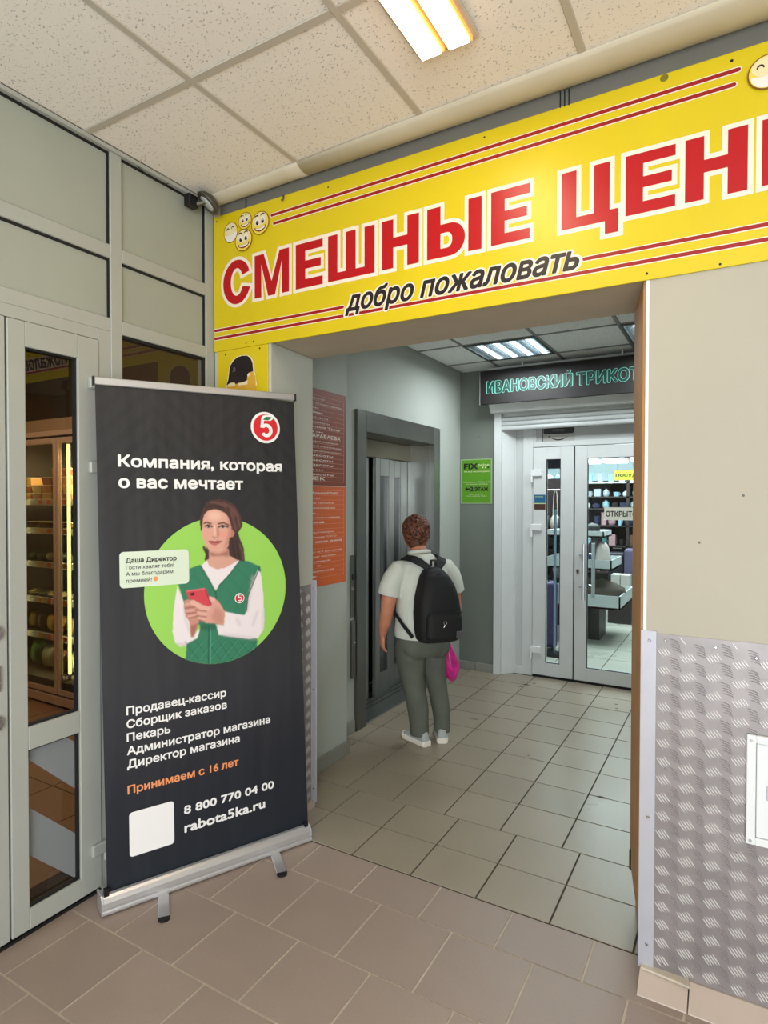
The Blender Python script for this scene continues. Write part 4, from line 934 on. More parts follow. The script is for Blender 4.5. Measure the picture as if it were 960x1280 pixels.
# ------------------------------------------------------------------ directory boards in the corridor
fd = Frame((-2.118, 0, 0), (0, 1, 0), (0, 0, 1), (1, 0, 0))
db = thing('directory_board', 'brown and orange tenant directory boards on the left corridor wall', 'sign', (-2.119, 2.9, 1.1))
MB().box(-2.1198, 2.585, 1.694, -2.118, 3.183, 2.256).build('upper_board', mat('brown_board_print', (128, 58, 34), .5), db)
MB().box(-2.1198, 2.585, 1.098, -2.118, 3.183, 1.688).build('lower_board', mat('orange_board_print', (206, 98, 46), .5), db)
dl = mat('board_line_print', (226, 160, 128), .5); dw = mat('board_text_print', (240, 228, 216), .5)
ye = lambda x: 2.841+(x-60)/370*.341
up_rows = [('офис 105 Стоматология', 180, 0), ('ателье • Ремонт и пошив одежды', 375, 0), ('2 этаж', 125, 0), ('магазин «Сувениры»', 165, 1), ('ателье • Запчасти', 220, 0), ('Стройматериалы', 240, 0), ('продукты питания "Гроза"', 368, 1), ('3 этаж', 172, 0), ('МАМЫ КАРАВАЕВА', 362, 2), ('4 • Туристическая компания', 340, 0), ('Автомобильный страховщик', 376, 0), ('"ЮРИСТ" Юридические услуги', 372, 0), ('салон красоты', 275, 1), ('салон красоты', 275, 1), ('салон красоты', 275, 1), ('5 этаж', 172, 0), ('салон красоты', 278, 1), ('МАЯЧЕК', 186, 2)]
for i, (s, xe, k) in enumerate(up_rows):
    z = 2.2165-.0277*(i+1); cap = (.010, .013, .019)[k]
    label_text('lettering', fd, s, 2.60, ye(xe), z+.006, cap, .0008, dw, db, bold=(.0, .02, .03)[k])
lo_rows = [('магазин • снабжение FITNESS', 340, 1), ('1 этаж', 140, 0), ('№2 • Бытовая техника', 280, 0), ('Кондиционеры', 298, 0), ('6', 90, 0), ('ателье • ремонт обуви и одежды', 355, 0), ('аптека', 175, 1), ('', 0, 0), ('офис • Канцтовары', 285, 0), ('Оценка и страхование ОСАГО', 315, 0), ('кабинет врача • массаж, лечение', 382, 1), ('', 0, 0), ('Детский Мир • все для детей', 378, 0), ('клуб • Интернет магазин', 312, 0), ('доставка обедов', 248, 0), ('этаж 7', 145, 0), ('офис • управляющая', 285, 0), ('8', 105, 0), ('', 0, 0)]
for i, (s, xe, k) in enumerate(lo_rows):
    z = 1.665-.0286*(i+1)
    if s: label_text('lettering', fd, s, 2.60, ye(xe), z+.006, (.010, .013)[k], .0008, dw, db, bold=(0, .02)[k])
lines = MB()
for z0, pit, cnt in ((2.2165, .0277, 19), (1.665, .0286, 19)):
    for i in range(cnt): lines.add([fd(2.60, z0-pit*i-.0007, .0006), fd(3.158, z0-pit*i-.0007, .0006), fd(3.158, z0-pit*i+.0007, .0006), fd(2.60, z0-pit*i+.0007, .0006)], [(0, 1, 2, 3)])
    lines.add([fd(3.157, z0-pit*(cnt-1), .0006), fd(3.159, z0-pit*(cnt-1), .0006), fd(3.159, z0, .0006), fd(3.157, z0, .0006)], [(0, 1, 2, 3)])
lines.build_flat('ruled_lines', dl, db)

# green poster on the back wall
fk_ = Frame((.022, 5.394, 0), (1, 0, 0), (0, 0, 1), (0, -1, 0))
gp = thing('poster', 'small green discount shop poster on the grey corridor end wall', 'poster', (-2.13, 5.396, 1.585))
MB().box(-2.275, 5.396, 1.580, -1.963, 5.40, 2.000).build('sheet', mat('poster_border', (150, 172, 128), .5), gp)
shape('green_field', fk_, [[(-2.288, 1.588), (-1.996, 1.588), (-1.996, 1.992), (-2.288, 1.992)]], -.0015, mat('green_poster_print', (84, 142, 18), .5), gp)
pw = mat('poster_pale_print', (196, 214, 150), .5)
label_text('lettering', fk_, 'FIX', -2.262, -2.128, 1.908, .052, 0, M['ink'], gp, bold=.05); label_text('lettering', fk_, 'price', -2.122, -2.012, 1.932, .028, 0, pw, gp)
for x, m_ in ((-2.075, pw), (-2.048, pw), (-2.022, M['ink'])): shape('dot', fk_, [circ(x, 1.919, .008, n=10)], 0, m_, gp)
label_text('lettering', fk_, 'На всё низкие цены!', -2.262, -2.010, 1.876, .014, 0, pw, gp, bold=.03)
label_text('lettering', fk_, 'ежедневно с 9:00 до 21:00', -2.270, -1.998, 1.778, .012, 0, pw, gp, bold=.02); label_text('lettering', fk_, 'без перерыва и выходных', -2.245, -2.025, 1.760, .009, 0, pw, gp)
shape('arrow', fk_, [[(-2.255, 1.718), (-2.232, 1.740), (-2.232, 1.726), (-2.205, 1.726), (-2.205, 1.710), (-2.232, 1.710), (-2.232, 1.696)]], 0, M['ink'], gp); label_text('lettering', fk_, '2', -2.200, -2.170, 1.700, .040, 0, M['ink'], gp, bold=.05); label_text('lettering', fk_, 'ЭТАЖ', -2.155, -2.022, 1.701, .034, 0, M['ink'], gp, bold=.05)
label_text('lettering', fk_, 'адрес магазина', -2.21, -2.07, 1.665, .009, 0, pw, gp); label_text('lettering', fk_, 'вход со двора, этаж 2', -2.235, -2.035, 1.648, .009, 0, pw, gp)

# ------------------------------------------------------------------ knitwear shop sign
ks = thing('hanging_sign', 'long black hanging sign with teal outline letters above the white shop doors', 'sign', (-1.0, 5.21, 2.47))
MB().box(-2.0, 5.18, 2.470, .45, 5.21, 2.768).build('panel', mat('black_sign_panel', (20, 14, 14), .6), ks, bevel=.002)
b = MB(); b.box(-2.004, 5.175, 2.466, -1.999, 5.215, 2.772); b.box(-2.004, 5.175, 2.768, .45, 5.215, 2.772); b.build('edge_profile', M['tbar_in'], ks)
for x in (-1.62, -.80, .2): MB().tube([(x, 5.198, 2.772), (x, 5.198, 2.822)], .008, 8).build('hanger', M['white'], ks)
tl = mat('teal_letter_fill', (14, 58, 52), .4); to = mat('teal_letter_outline', (120, 190, 172), .4, emit=.12, ecol=(120, 200, 180))
fks = Frame((0, 5.18, 0), (1, 0, 0), (0, 0, 1), (0, -1, 0))
for s, u0, u1 in (('ИВАНОВСКИЙ', -1.934, -1.190), ('ТРИКОТАЖ', -1.151, -.470)):
    label_text('lettering', fks, s, u0, u1, 2.568, .098, .001, to, ks, bold=.06); label_text('lettering', fks, s, u0+.004, u1-.004, 2.568, .098, .0026, tl, ks, bold=.032)
    

# ------------------------------------------------------------------ roller shutter and white shop front
rs = thing('roller_shutter', 'white roller shutter box and slats above the white shop doors', 'shutter', (-.8, 5.35, 2.25))
b = MB(); b.prism([(5.225, 2.80), (5.225, 2.50), (5.30, 2.405), (5.398, 2.405), (5.398, 2.80)], lambda y, z, x: (x, y, z), -1.945, .50); b.build('shutter_box', M['pvc'], rs, bevel=.003)
for i in range(4): 
    b = MB(); z0 = 2.252+.040*i
    b.prism([(5.395, z0), (5.388, z0+.008), (5.386, z0+.02), (5.390, z0+.036), (5.397, z0+.038), (5.402, z0+.038), (5.402, z0)], lambda y, z, x: (x, y, z), -1.868, .44); b.build('slat', M['pvc2'], rs)
MB().box(-1.936, 5.37, 0, -1.868, 5.419, 2.405).build('guide_rail', M['pvc'], rs, bevel=.003); MB().box(.44, 5.37, 0, .50, 5.419, 2.405).build('guide_rail', M['pvc'], rs, bevel=.003)
b = MB(); b.tube([(-1.862, 5.375, 2.41), (-1.850, 5.37, 2.39), (-1.856, 5.372, 2.37)], .006, 6); b.build('bracket', M['chrome'], rs)
d2 = sroot('door_2')
Yf = 5.50
def fb_(x0, z0, x1, z1, y0=Yf, y1=Yf+.06, nm='frame', m=None, bev=.003, par=None): return MB().box(x0, y0, z0, x1, y1, z1).build(nm, m or M['pvc'], par or d2, bevel=bev)
b = MB(); b.prism([(-1.868, 5.405), (-1.868, 5.56), (-1.780, 5.56), (-1.780, Yf)], fl_, 0, 2.405); b.build('jamb_lining', M['pvc'], d2, bevel=.002)
fb_(-1.780, 0, -1.768, 2.40); fb_(-1.702, 0, -1.608, 2.40); fb_(-1.768, 0, -1.702, .07); fb_(-1.768, .07, -1.702, 2.40, Yf+.015, Yf+.04, 'side_panel', M['pvc2'], 0)
fb_(-1.608, 2.097, .44, 2.142); fb_(-1.608, 2.262, .44, 2.40); fb_(-1.580, 2.142, .44, 2.262, Yf+.012, Yf+.04, 'top_panel', M['pvc2'], 0); fb_(-1.608, 2.142, -1.58, 2.262)
fb_(-1.528, 2.142, -1.522, 2.262, Yf+.009, Yf+.012, 'panel_joint', M['gasket'], 0)
fb_(.36, 0, .44, 2.097)
def leaf2(x0, x1, g0, g1, y=Yf-.012):
    o = fb_(x0, .022, g0, 2.09, y, y+.06, 'leaf_stile'); fb_(g1, .022, x1, 2.09, y, y+.06, 'leaf_stile'); fb_(g0, .022, g1, .137, y, y+.06, 'leaf_rail', bev=.001); fb_(g0, 1.982, g1, 2.09, y, y+.06, 'leaf_rail', bev=.001)
    fb_(g0, .137, g1, 1.982, y+.022, y+.028, 'pane', g_clear, 0)
    for q in ((g0, .137, g0+.006, 1.982), (g1-.006, .137, g1, 1.982), (g0, .137, g1, .143), (g0, 1.976, g1, 1.982)): fb_(*q, y+.006, y+.02, 'gasket', M['gasket'], 0)
leaf2(-1.603, -1.241, -1.484, -1.356); leaf2(-1.230, -.285, -1.124, -.392)
fb_(-1.2405, .022, -1.2305, 2.09, Yf, Yf+.03, 'gasket', M['gasket'], 0); fb_(-1.603, .0, -.285, .020, Yf-.005, Yf+.05, 'threshold', M['gasket'], 0)
fb_(-.28, 0, -.20, 2.097); fb_(-.20, .02, .36, .10); fb_(-.20, .1, .36, 2.09, Yf+.02, Yf+.026, 'pane', g_clear, 0)
hz = Yf-.012
for z in (1.86, 1.365, .25):
    h = MB(); h.box(-1.622, hz-.022, z-.030, -1.520, hz, z+.030); h.build('hinge', M['white'], d2, bevel=.004)
    h = MB(); h.tube([(-1.613, hz-.016, z-.085), (-1.613, hz-.016, z-.03)], .012, 10); h.build('hinge_pin', M['white'], d2)
def pull(x, y, par=d2):
    b = MB(); b.tube([(x, y, .745), (x, y, 1.232)], .016, 12); h = b.build('pull_handle', M['alu'], par, smooth=False)
    for z in (.85, 1.13): MB().tube([(x, y, z), (x-.045, y+.05, z)], .008, 8).build('handle_mount', MATS['steel'], par)
pull(-1.140, hz-.055); pull(-1.088, hz+.10)
MB().prism(circ(-1.200, .985, .014, .024, 14), lambda a, c, d: (a, d, c), hz-.006, hz).build('keyhole_plate', MATS['steel'], d2, bevel=.001); MB().prism(circ(-1.200, .985, .005, .010, 8), lambda a, c, d: (a, d, c), hz-.008, hz-.006).build('keyhole', M['black'], d2)
# sticker, smiling logo plate, open sign
fst = Frame((0, hz-.0015, 0), (1, 0, 0), (0, 0, 1), (0, -1, 0))
sk_ = thing('sticker', 'small blue and brown sticker on the narrow white door leaf', 'sticker', (-1.54, hz, 1.53))
MB().box(-1.591, hz-.0012, 1.528, -1.489, hz, 1.663).build('sheet', mat('blue_sticker_print', (28, 92, 128), .4), sk_)
shape('lower_print', fst, [[(-1.591, 1.528), (-1.489, 1.528), (-1.489, 1.582), (-1.591, 1.582)]], .0004, mat('brown_sticker_print', (72, 44, 34), .4), sk_)
label_text('lettering', fst, 'ОПЛАТА', -1.58, -1.51, 1.640, .010, .0006, pw, sk_); shape('print_line', fst, [[(-1.591, 1.580), (-1.489, 1.580), (-1.489, 1.587), (-1.591, 1.587)]], .0006, pw, sk_)
fsm = Frame((0, Yf+.0085, 0), (1, 0, 0), (0, 0, 1), (0, -1, 0))
sm_ = thing('shop_plate', 'grey plate with a black strip and smile above the white doors', 'sign', (-1.38, Yf+.01, 2.143))
MB().box(-1.521, Yf+.009, 2.143, -1.24, Yf+.0118, 2.27).build('plate', mat('grey_plate_print', (176, 174, 168), .5), sm_)
shape('black_strip', fsm, [rrect(-1.516, 2.208, -1.244, 2.275, .02)], .0004, mat('anthracite_print', (46, 46, 50), .5), sm_); label_text('lettering', fsm, 'АТЕЛЬЕ', -1.435, -1.33, 2.232, .018, .0008, M['tbar_in'], sm_)
shape('smile_print', fsm, [[(-1.38+.085*x, 2.190-.030*(1-x*x)) for x in np.linspace(-1, 1, 14)]+[(-1.38+.082*x, 2.182-.037*(1-x*x)+.004) for x in np.linspace(1, -1, 14)]], .0006, M['ink'], sm_)
shape('smile_print', fsm, [[(-1.475, 2.186), (-1.462, 2.196), (-1.458, 2.190), (-1.468, 2.178)]], .0006, M['ink'], sm_)
os_ = thing('open_sign', 'white sheet with black open lettering on the wide shop door glass', 'sign', (-.86, hz+.015, 1.443))
MB().box(-.984, hz+.017, 1.443, -.705, hz+.020, 1.552).build('sheet', mat('cream_paper', (212, 212, 196), .6), os_)
label_text('lettering', Frame((0, hz+.0165, 0), (1, 0, 0), (0, 0, 1), (0, -1, 0)), 'ОТКРЫТО', -.970, -.722, 1.474, .046, 0, M['ink'], os_, bold=.03)
# ------------------------------------------------------------------ lamps
ol = thing('ceiling_light', 'warm twin-tube ceiling light at the top edge of the photo', 'light', (-.805, 1.25, 3.03))
b = MB(); b.box(-.905, .72, 3.034, -.70, 1.795, 3.049); b.build('housing', M['tbar'], ol, bevel=.004)
we = mat('warm_tube_glow', (255, 226, 168), .5, emit=7, ecol=(255, 230, 190)); wg = mat('warm_reflector_glow', (250, 190, 110), .3, metal=.6, emit=1.2, ecol=(255, 150, 60))  # reflector emits its own orange, a painted glow fringe beside the tubes
for (x0, x1) in ((-.884, -.816), (-.790, -.722)):
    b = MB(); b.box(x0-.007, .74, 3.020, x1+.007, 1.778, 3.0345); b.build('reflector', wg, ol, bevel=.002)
    b = MB(); b.box(x0, .75, 3.010, x1, 1.770, 3.0205); b.build('tube', we, ol, bevel=.002)
def troffer(cx, cy, label):
    t = thing('ceiling_light', label, 'light', (cx, cy, 2.80)); w_ = .283
    b = MB(); 
    for q in ((-w_, -.292, -w_+.018, .292), (w_-.018, -.292, w_, .292), (-w_+.018, -.292, w_-.018, -.274), (-w_+.018, .274, w_-.018, .292)): b.box(cx+q[0], cy+q[1], 2.812, cx+q[2], cy+q[3], 2.845)
    b.build('frame', M['lift'], t)
    MB().box(cx-w_+.018, cy-.274, 2.852, cx+w_-.018, cy+.274, 2.858).build('tray', mat('lamp_tray', (170, 172, 172), .4), t)
    te = mat('cold_tube_glow', (235, 248, 255), .5, emit=5.5, ecol=(226, 242, 255))
    for k in range(4):
        x = cx-.195+.13*k; MB().tube([(x, cy-.262, 2.838), (x, cy+.262, 2.838)], .014, 8).build('tube', te, t)
    lv = mat('louvre_blade', (214, 220, 222), .16, metal=.9)
    for k in range(3): 
        x = cx-.13+.13*k; b = MB(); b.prism([(x-.018, 2.852), (x, 2.815), (x+.018, 2.852)], lambda a, c, d: (a, d, c), cy-.274, cy+.274); b.build('reflector_rib', lv, t)
    for k in range(11):
        y = cy-.25+.05*k; MB().box(cx-.262, y-.0015, 2.816, cx+.262, y+.0015, 2.842).build('louvre_blade', lv, t)
troffer(-1.58, 4.75, 'louvred ceiling light with cold tubes above the black shop sign'); troffer(-.42, 4.75, 'louvred ceiling light half hidden by the right pier of the opening')

# ------------------------------------------------------------------ shop interior seen through the white doors
sb = mat('shop_wall_paint', (186, 206, 210), .7)
struct(MB().box(-4.6, 5.56, 0, -4.5, 13.0, 2.8).build('wall_shop_left', sb)); struct(MB().box(2.0, 5.56, 0, 2.1, 13.0, 2.8).build('wall_shop_right', sb)); struct(MB().box(-4.6, 13.0, 0, 2.1, 13.1, 2.8).build('wall_shop_back', sb))
le = mat('shop_light_glow', (240, 248, 255), .5, emit=6, ecol=(228, 240, 255))
for i, (x, y, zz) in enumerate([(-1.28, 9.2, 2.37), (-2.33, 11.5, 2.33), (-1.87, 11.5, 2.33), (-2.40, 10.6, 2.31), (-2.9, 11.5, 2.33), (-1.40, 11.5, 2.33)]):
    t = thing('ceiling_light', ['slim hanging shop light at the top right corner of the wide door glass', 'far hanging shop light, second from the right in the back row', 'far hanging shop light, third from the right in the back row', 'hanging shop light just in front of the back row', 'leftmost hanging shop light of the back row', 'rightmost hanging shop light of the back row'][i], 'light', (x, y, zz))
    MB().box(x-.19, y-.22, zz+.01, x+.19, y+.22, zz+.04).build('housing', M['white'], t); MB().box(x-.18, y-.21, zz-.03, x+.18, y+.21, zz+.01).build('diffuser', le, t); MB().tube([(x, y, zz+.04), (x, y, 2.75)], .004, 5).build('wire', M['white'], t)
rk = mat('dark_rack', (44, 36, 36), .5); wsh = mat('white_shelf', (206, 214, 214), .4)
rw = thing('shelving', 'dark wall of shop shelves seen through the wide door glass', 'shelves', (-2.0, 9.6, 0))
for i in range(5): MB().box(-3.25+.62*i, 9.5, 0, -3.21+.62*i, 9.95, 1.93).build('upright', rk, rw)
shz = [.55, .95, 1.25, 1.50, 1.68, 1.895]
for z in shz: MB().box(-3.25, 9.5, z-.02, -.72, 9.95, z).build('shelf', rk if z < 1.8 else wsh, rw)
MB().box(-3.25, 9.95, 0, -.72, 9.97, 1.93).build('back_panel', rk, rw)
cols = [('white', (225, 230, 235)), ('silver', (170, 180, 190)), ('dark blue', (40, 50, 78)), ('black', (30, 30, 34)), ('rose', (170, 136, 142)), ('pale blue', (150, 190, 205)), ('brown', (110, 80, 64)), ('teal', (80, 130, 130))]
kinds = ['box', 'pot', 'cup']
ordn = ['first', 'second', 'third', 'fourth', 'fifth', 'sixth', 'seventh', 'eighth', 'ninth', 'tenth', 'eleventh', 'twelfth', 'thirteenth', 'fourteenth', 'fifteenth', 'sixteenth', 'seventeenth', 'eighteenth', 'nineteenth', 'twentieth']
rown = {.55: 'lowest shelf', .95: 'second lowest shelf', 1.25: 'third shelf up', 1.50: 'third shelf down', 1.68: 'second shelf down', 1.895: 'top shelf'}
rng = random.Random(11)
for z in shz:
    x = -2.75; k = 0
    while x < -1.12:
        w_ = rng.uniform(.07, .13); h = rng.uniform(.12, .2) if z > 1.8 else (rng.uniform(.07, .13) if z > 1.4 else rng.uniform(.10, .2)); cn, cc = rng.choice(cols if z < 1.6 else cols[:2]+[cols[0], cols[5]]); kd = rng.choice(kinds)
        lab = '%s %s on %s of dark shop shelving, %s from left' % (cn, kd, rown[z], ordn[k]); m = mat('goods_'+cn.replace(' ', '_'), cc, .35)
        y = 9.58
        if kd == 'box': b = MB(); b.box(x, y-.04, z, x+w_, y+.1, z+h)
        elif kd == 'pot': b = MB(); b.tube([(x+w_/2, y, z), (x+w_/2, y, z+h*.2), (x+w_/2, y, z+h*.7), (x+w_/2, y, z+h*.75), (x+w_/2, y, z+h)], [w_*.35, w_*.48, w_*.5, w_*.4, w_*.12], 12)
        else: b = MB(); b.tube([(x+w_/2, y, z), (x+w_/2, y, z+h*.8)], [w_*.32, w_*.42], 10); b.tube([(x+w_*.85, y, z+h*.2), (x+w_*1.05, y, z+h*.4), (x+w_*.85, y, z+h*.6)], w_*.06, 5)
        tag(b.build(kd, m, None, bevel=.003 if kd == 'box' else 0), lab, kd, 'goods on the dark shop shelving'); x += w_+rng.uniform(.02, .05); k += 1
# yellow department sign
dp = thing('department_sign', 'yellow department sign hanging in the shop above the shelves', 'sign', (-1.05, 8.0, 1.87))
MB().box(-1.312, 8.0, 1.868, -.80, 8.02, 1.99).build('panel', mat('lime_yellow_sign', (206, 208, 70), .5), dp)
label_text('lettering', Frame((0, 7.998, 0), (1, 0, 0), (0, 0, 1), (0, -1, 0)), 'ПОСУДА', -1.295, -1.01, 1.912, .034, 0, M['ink'], dp, bold=.04)
for x in (-1.28, -.83): MB().tube([(x, 8.01, 1.99), (x, 8.01, 2.75)], .003, 5).build('wire', M['tbar_in'], dp)
# white display gondola with three trays
gd = thing('display_stand', 'white three-tier display stand with open trays behind the wide door', 'stand', (-1.5, 7.4, 0))
def tray(x0, x1, y0, y1, z0, h):
    o = MB().box(x0, y0, z0, x1, y1, z0+.02).build('tray', wsh, gd)
    for q in ((x0, y0, x1, y0+.015), (x0, y1-.015, x1, y1), (x0, y0, x0+.015, y1), (x1-.015, y0, x1, y1)): MB().box(q[0], q[1], z0, q[2], q[3], z0+h).build('tray_side', wsh, o)
tray(-1.95, -1.078, 7.0, 7.95, .415, .15); tray(-1.95, -1.19, 7.12, 7.8, .83, .115); tray(-1.95, -1.29, 7.2, 7.7, 1.19, .075)
MB().box(-1.75, 7.3, 0, -1.35, 7.7, .415).build('pedestal', MATS['dark_rack'], gd); MB().box(-1.70, 7.45, .435, -1.66, 7.5, 1.21).build('post', M['chrome'], gd)
def heap(name, x, y, z, rx, ry, h, m, label, cat, seed):
    r = random.Random(seed); ph = [r.uniform(0, 6.28) for _ in range(4)]
    f = lambda d: 1+.16*math.sin(3*math.atan2(d.y, d.x)+ph[0])+.10*math.sin(5*d.z+ph[1])+.08*math.sin(7*math.atan2(d.y, d.x)+ph[2])
    b = MB(); b.ell((x, y, z+h*.5), rx, ry, h*.55, 18, 10, f); return tag(b.build(name, m, None, smooth=True), label, cat)
heap('folded_clothes', -1.50, 7.35, .85, .19, .15, .15, mat('navy_cloth', (38, 48, 76), .8), 'navy clothes heaped in the middle tray of the display stand', 'clothes', 1)
heap('folded_clothes', -1.42, 7.5, .86, .10, .12, .27, mat('mauve_cloth', (136, 108, 128), .8), 'mauve soft goods standing in the middle tray of the display stand', 'clothes', 2)
heap('folded_clothes', -1.33, 7.32, .85, .08, .10, .24, mat('cream_cloth', (196, 186, 180), .8), 'cream soft goods at the right of the middle tray', 'clothes', 3)
heap('doormat', -1.45, 7.35, .435, .30, .22, .26, mat('taupe_cloth', (92, 84, 74), .9), 'taupe cloth draped over the lowest tray of the display stand', 'mat', 4)
heap('footwear', -1.48, 7.38, 1.21, .13, .12, .13, mat('dark_footwear', (34, 36, 40), .5), 'dark shoes piled in the top tray of the display stand', 'shoes', 5)
def suitcase(x, y, w_, d_, h, rgb, nm, label, rz=0):
    t = thing('suitcase', label, 'suitcase', (x, y, 0), None, rz); m = mat(nm, rgb, .5)
    b = MB(); b.box(-w_/2, -d_/2, .04, w_/2, d_/2, h); b.build('shell', m, t, bevel=.035, local=True, seg=3)
    for s in (-1, 1):
        for q in (-1, 1): MB().tube([(s*w_*.36, q*d_*.3-.012, .022), (s*w_*.36, q*d_*.3+.012, .022)], .022, 10).build('wheel', M['black'], t, local=True)
    b = MB(); b.tube([(-.06, 0, h-.01), (-.06, 0, h+.05), (.06, 0, h+.05), (.06, 0, h-.01)], .009, 6); b.build('handle', M['black'], t, local=True)
    for k in range(5): MB().box(-w_*.38+w_*.19*k-.006, -d_/2-.004, .12, -w_*.38+w_*.19*k+.006, -d_/2+.01, h-.08).build('rib', m, t, local=True)
suitcase(-1.14, 8.9, .34, .24, .96, (88, 84, 112), 'violet_grey_shell', 'tall grey-violet suitcase behind the display stand'); suitcase(-1.42, 8.95, .22, .22, .9, (34, 32, 44), 'dark_shell', 'dark suitcase left of the grey-violet one behind the display stand')
suitcase(-1.80, 6.55, .30, .22, .74, (70, 52, 104), 'purple_shell', 'purple suitcase low behind the narrow door glass', .3)
for i, (x, z) in enumerate([(-1.42, .60), (-1.30, .60)]):
    t = MB(); t.box(x, 8.45, .42, x+.11, 8.65, .64); tag(t.build('carton', mat('pale_carton', (190, 188, 182), .6), None, bevel=.003), ['white carton behind the display stand, left of the pair', 'white carton behind the display stand, right of the pair'][i], 'box')
tag(MB().box(-1.45, 8.42, .0, -1.16, 8.68, .42).build('plinth', MATS['dark_rack'], None), 'low dark plinth under the white cartons behind the display stand', 'plinth')
rl = thing('clothes_rail', 'chrome post and rail with hanging bags behind the narrow door glass', 'rail', (-1.85, 7.6, 0))
ps_ = thing('display_post', 'grey-blue metal post close behind the narrow white door glass', 'post', (-1.62, 6.35, 0)); MB().tube([(-1.62, 6.35, .03), (-1.62, 6.35, 1.52)], .014, 10).build('post', mat('grey_blue_post', (130, 150, 165), .3, metal=.6), ps_); MB().tube([(-2.4, 7.8, 1.75), (-1.6, 7.8, 1.75)], .010, 8).build('rail', M['chrome'], rl)
MB().box(-1.75, 6.25, 0, -1.5, 6.42, .03).build('foot', M['black'], ps_); MB().tube([(-2.4, 7.8, 0), (-2.4, 7.8, 1.75)], .012, 8).build('post', M['chrome'], rl)
for i, (x, c, nmx) in enumerate([(-2.22, (150, 120, 96), 'tan'), (-2.10, (44, 40, 44), 'black'), (-1.99, (180, 170, 160), 'cream'), (-1.90, (70, 58, 66), 'plum'), (-1.80, (130, 140, 150), 'grey')]):
    t = thing('handbag', nmx+' handbag hanging from the chrome rail in the shop', 'bag', (x, 7.8, 1.2)); m = mat('bag_'+nmx, c, .5)
    b = MB(); b.ell((x, 7.8, 1.32), .065, .09, .12, 14, 8); b.build('body', m, t, smooth=True); b = MB(); b.tube([(x-.03, 7.8, 1.4), (x-.02, 7.8, 1.7), (x, 7.8, 1.757), (x+.02, 7.8, 1.7), (x+.03, 7.8, 1.4)], .006, 6); b.build('strap', m, t)
MB().box(-2.5, 7.95, 0, -1.74, 8.0, 1.9).build('back_panel', MATS['dark_rack'], rl)
for i in range(7):
    x = -2.32+.085*i; r = random.Random(i); z = [0.62, 1.0][i % 2]
    heap('small_bag', x, 7.86, z, .05, .06, .2, mat('goods_'+cols[i][0].replace(' ', '_'), cols[i][1], .4), '%s pouch standing on the dark panel stand behind the narrow door, %s from left' % (cols[i][0], ordn[i]), 'bag', i)
    MB().box(x-.05, 7.80, z-.03, x+.05, 7.95, z-.01).build('ledge', MATS['dark_rack'], rl)
tag(MB().box(-1.75, 6.05, 1.93, -1.30, 6.15, 2.75).build('header_panel', mat('indigo_box', (30, 26, 52), .5), None), 'dark indigo panel hanging from the shop ceiling behind the narrow door glass', 'panel')

# ------------------------------------------------------------------ grocery behind the grey door: chilled cabinet
struct(MB().box(-6.6, 3.5, 0, -2.34, 3.6, 3.1).build('wall_grocery_back', mat('brown_dim_wall', (90, 74, 56), .8))); struct(MB().box(-6.7, -2, 0, -6.6, 3.6, 3.1).build('wall_grocery_left', MATS['brown_dim_wall']))
struct(MB().box(-6.6, -2.1, 0, -2.34, -2.0, 3.1).build('wall_grocery_front', MATS['brown_dim_wall']))
fg = thing('chilled_cabinet', 'tall glass-door chilled food cabinet behind the grey entrance door', 'fridge', (-4.6, 3.1, 0))
ff = mat('copper_cabinet_frame', (214, 178, 150), .35, metal=.3); fi = mat('cabinet_liner', (112, 108, 100), .6); fd_ = mat('cabinet_dark', (40, 34, 28), .6)
def cbx(x0, y0, z0, x1, y1, z1, nm, m, bev=.003, par=None): return MB().box(x0, y0, z0, x1, y1, z1).build(nm, m, par or fg, bevel=bev)
cbx(-5.6, 3.38, 0, -3.6, 3.45, 2.25, 'back_panel', fi); cbx(-5.6, 2.86, 2.12, -3.6, 3.38, 2.25, 'canopy', mat('beige_canopy', (150, 122, 92), .5)); cbx(-5.6, 2.80, 0, -3.6, 3.38, .08, 'base', fd_)
cbx(-5.6, 2.80, .08, -3.6, 3.38, .20, 'bottom_deck', fi); cbx(-5.6, 2.78, .02, -3.6, 2.80, .085, 'kick_strip', ff)
cbx(-5.6, 2.83, .08, -5.55, 3.4, 2.2, 'side', fi); cbx(-3.65, 2.83, .08, -3.6, 3.4, 2.2, 'side', fi); cbx(-5.6, 2.78, 2.10, -3.6, 2.86, 2.14, 'top_rail', ff); cbx(-5.6, 2.79, 2.085, -3.6, 2.80, 2.10, 'shadow_gap', fd_, 0)
for (x0, x1) in ((-5.2, -4.540), (-4.530, -3.9)):
    d_ = cbx(x0, 2.785, .10, x0+.028, 2.82, 2.085, 'door', ff); 
    cbx(x1-.028, 2.785, .10, x1, 2.82, 2.085, 'door_stile', ff, par=d_); cbx(x0+.028, 2.785, .10, x1-.028, 2.82, .14, 'door_rail', ff, par=d_); cbx(x0+.028, 2.785, 2.045, x1-.028, 2.82, 2.085, 'door_rail', ff, par=d_)
    cbx(x0+.028, 2.80, .14, x1-.028, 2.806, 2.045, 'glass', g_cab, 0, par=d_)
te2 = mat('cabinet_strip_glow', (250, 255, 205), .5, emit=3.6, ecol=(240, 255, 196))
for x in (-4.472, -5.1): cbx(x-.013, 2.845, .25, x+.010, 2.865, 2.04, 'light_strip', te2, .003); cbx(x-.040, 2.86, .2, x-.016, 2.875, 2.05, 'strip_holder', mat('green_tint_plastic', (120, 128, 84), .4), .003)
zs_ = [1.60, 1.365, 1.09, .80, .51]; names = ['top shelf', 'second shelf', 'third shelf', 'fourth shelf', 'fifth shelf', 'bottom of the cabinet']
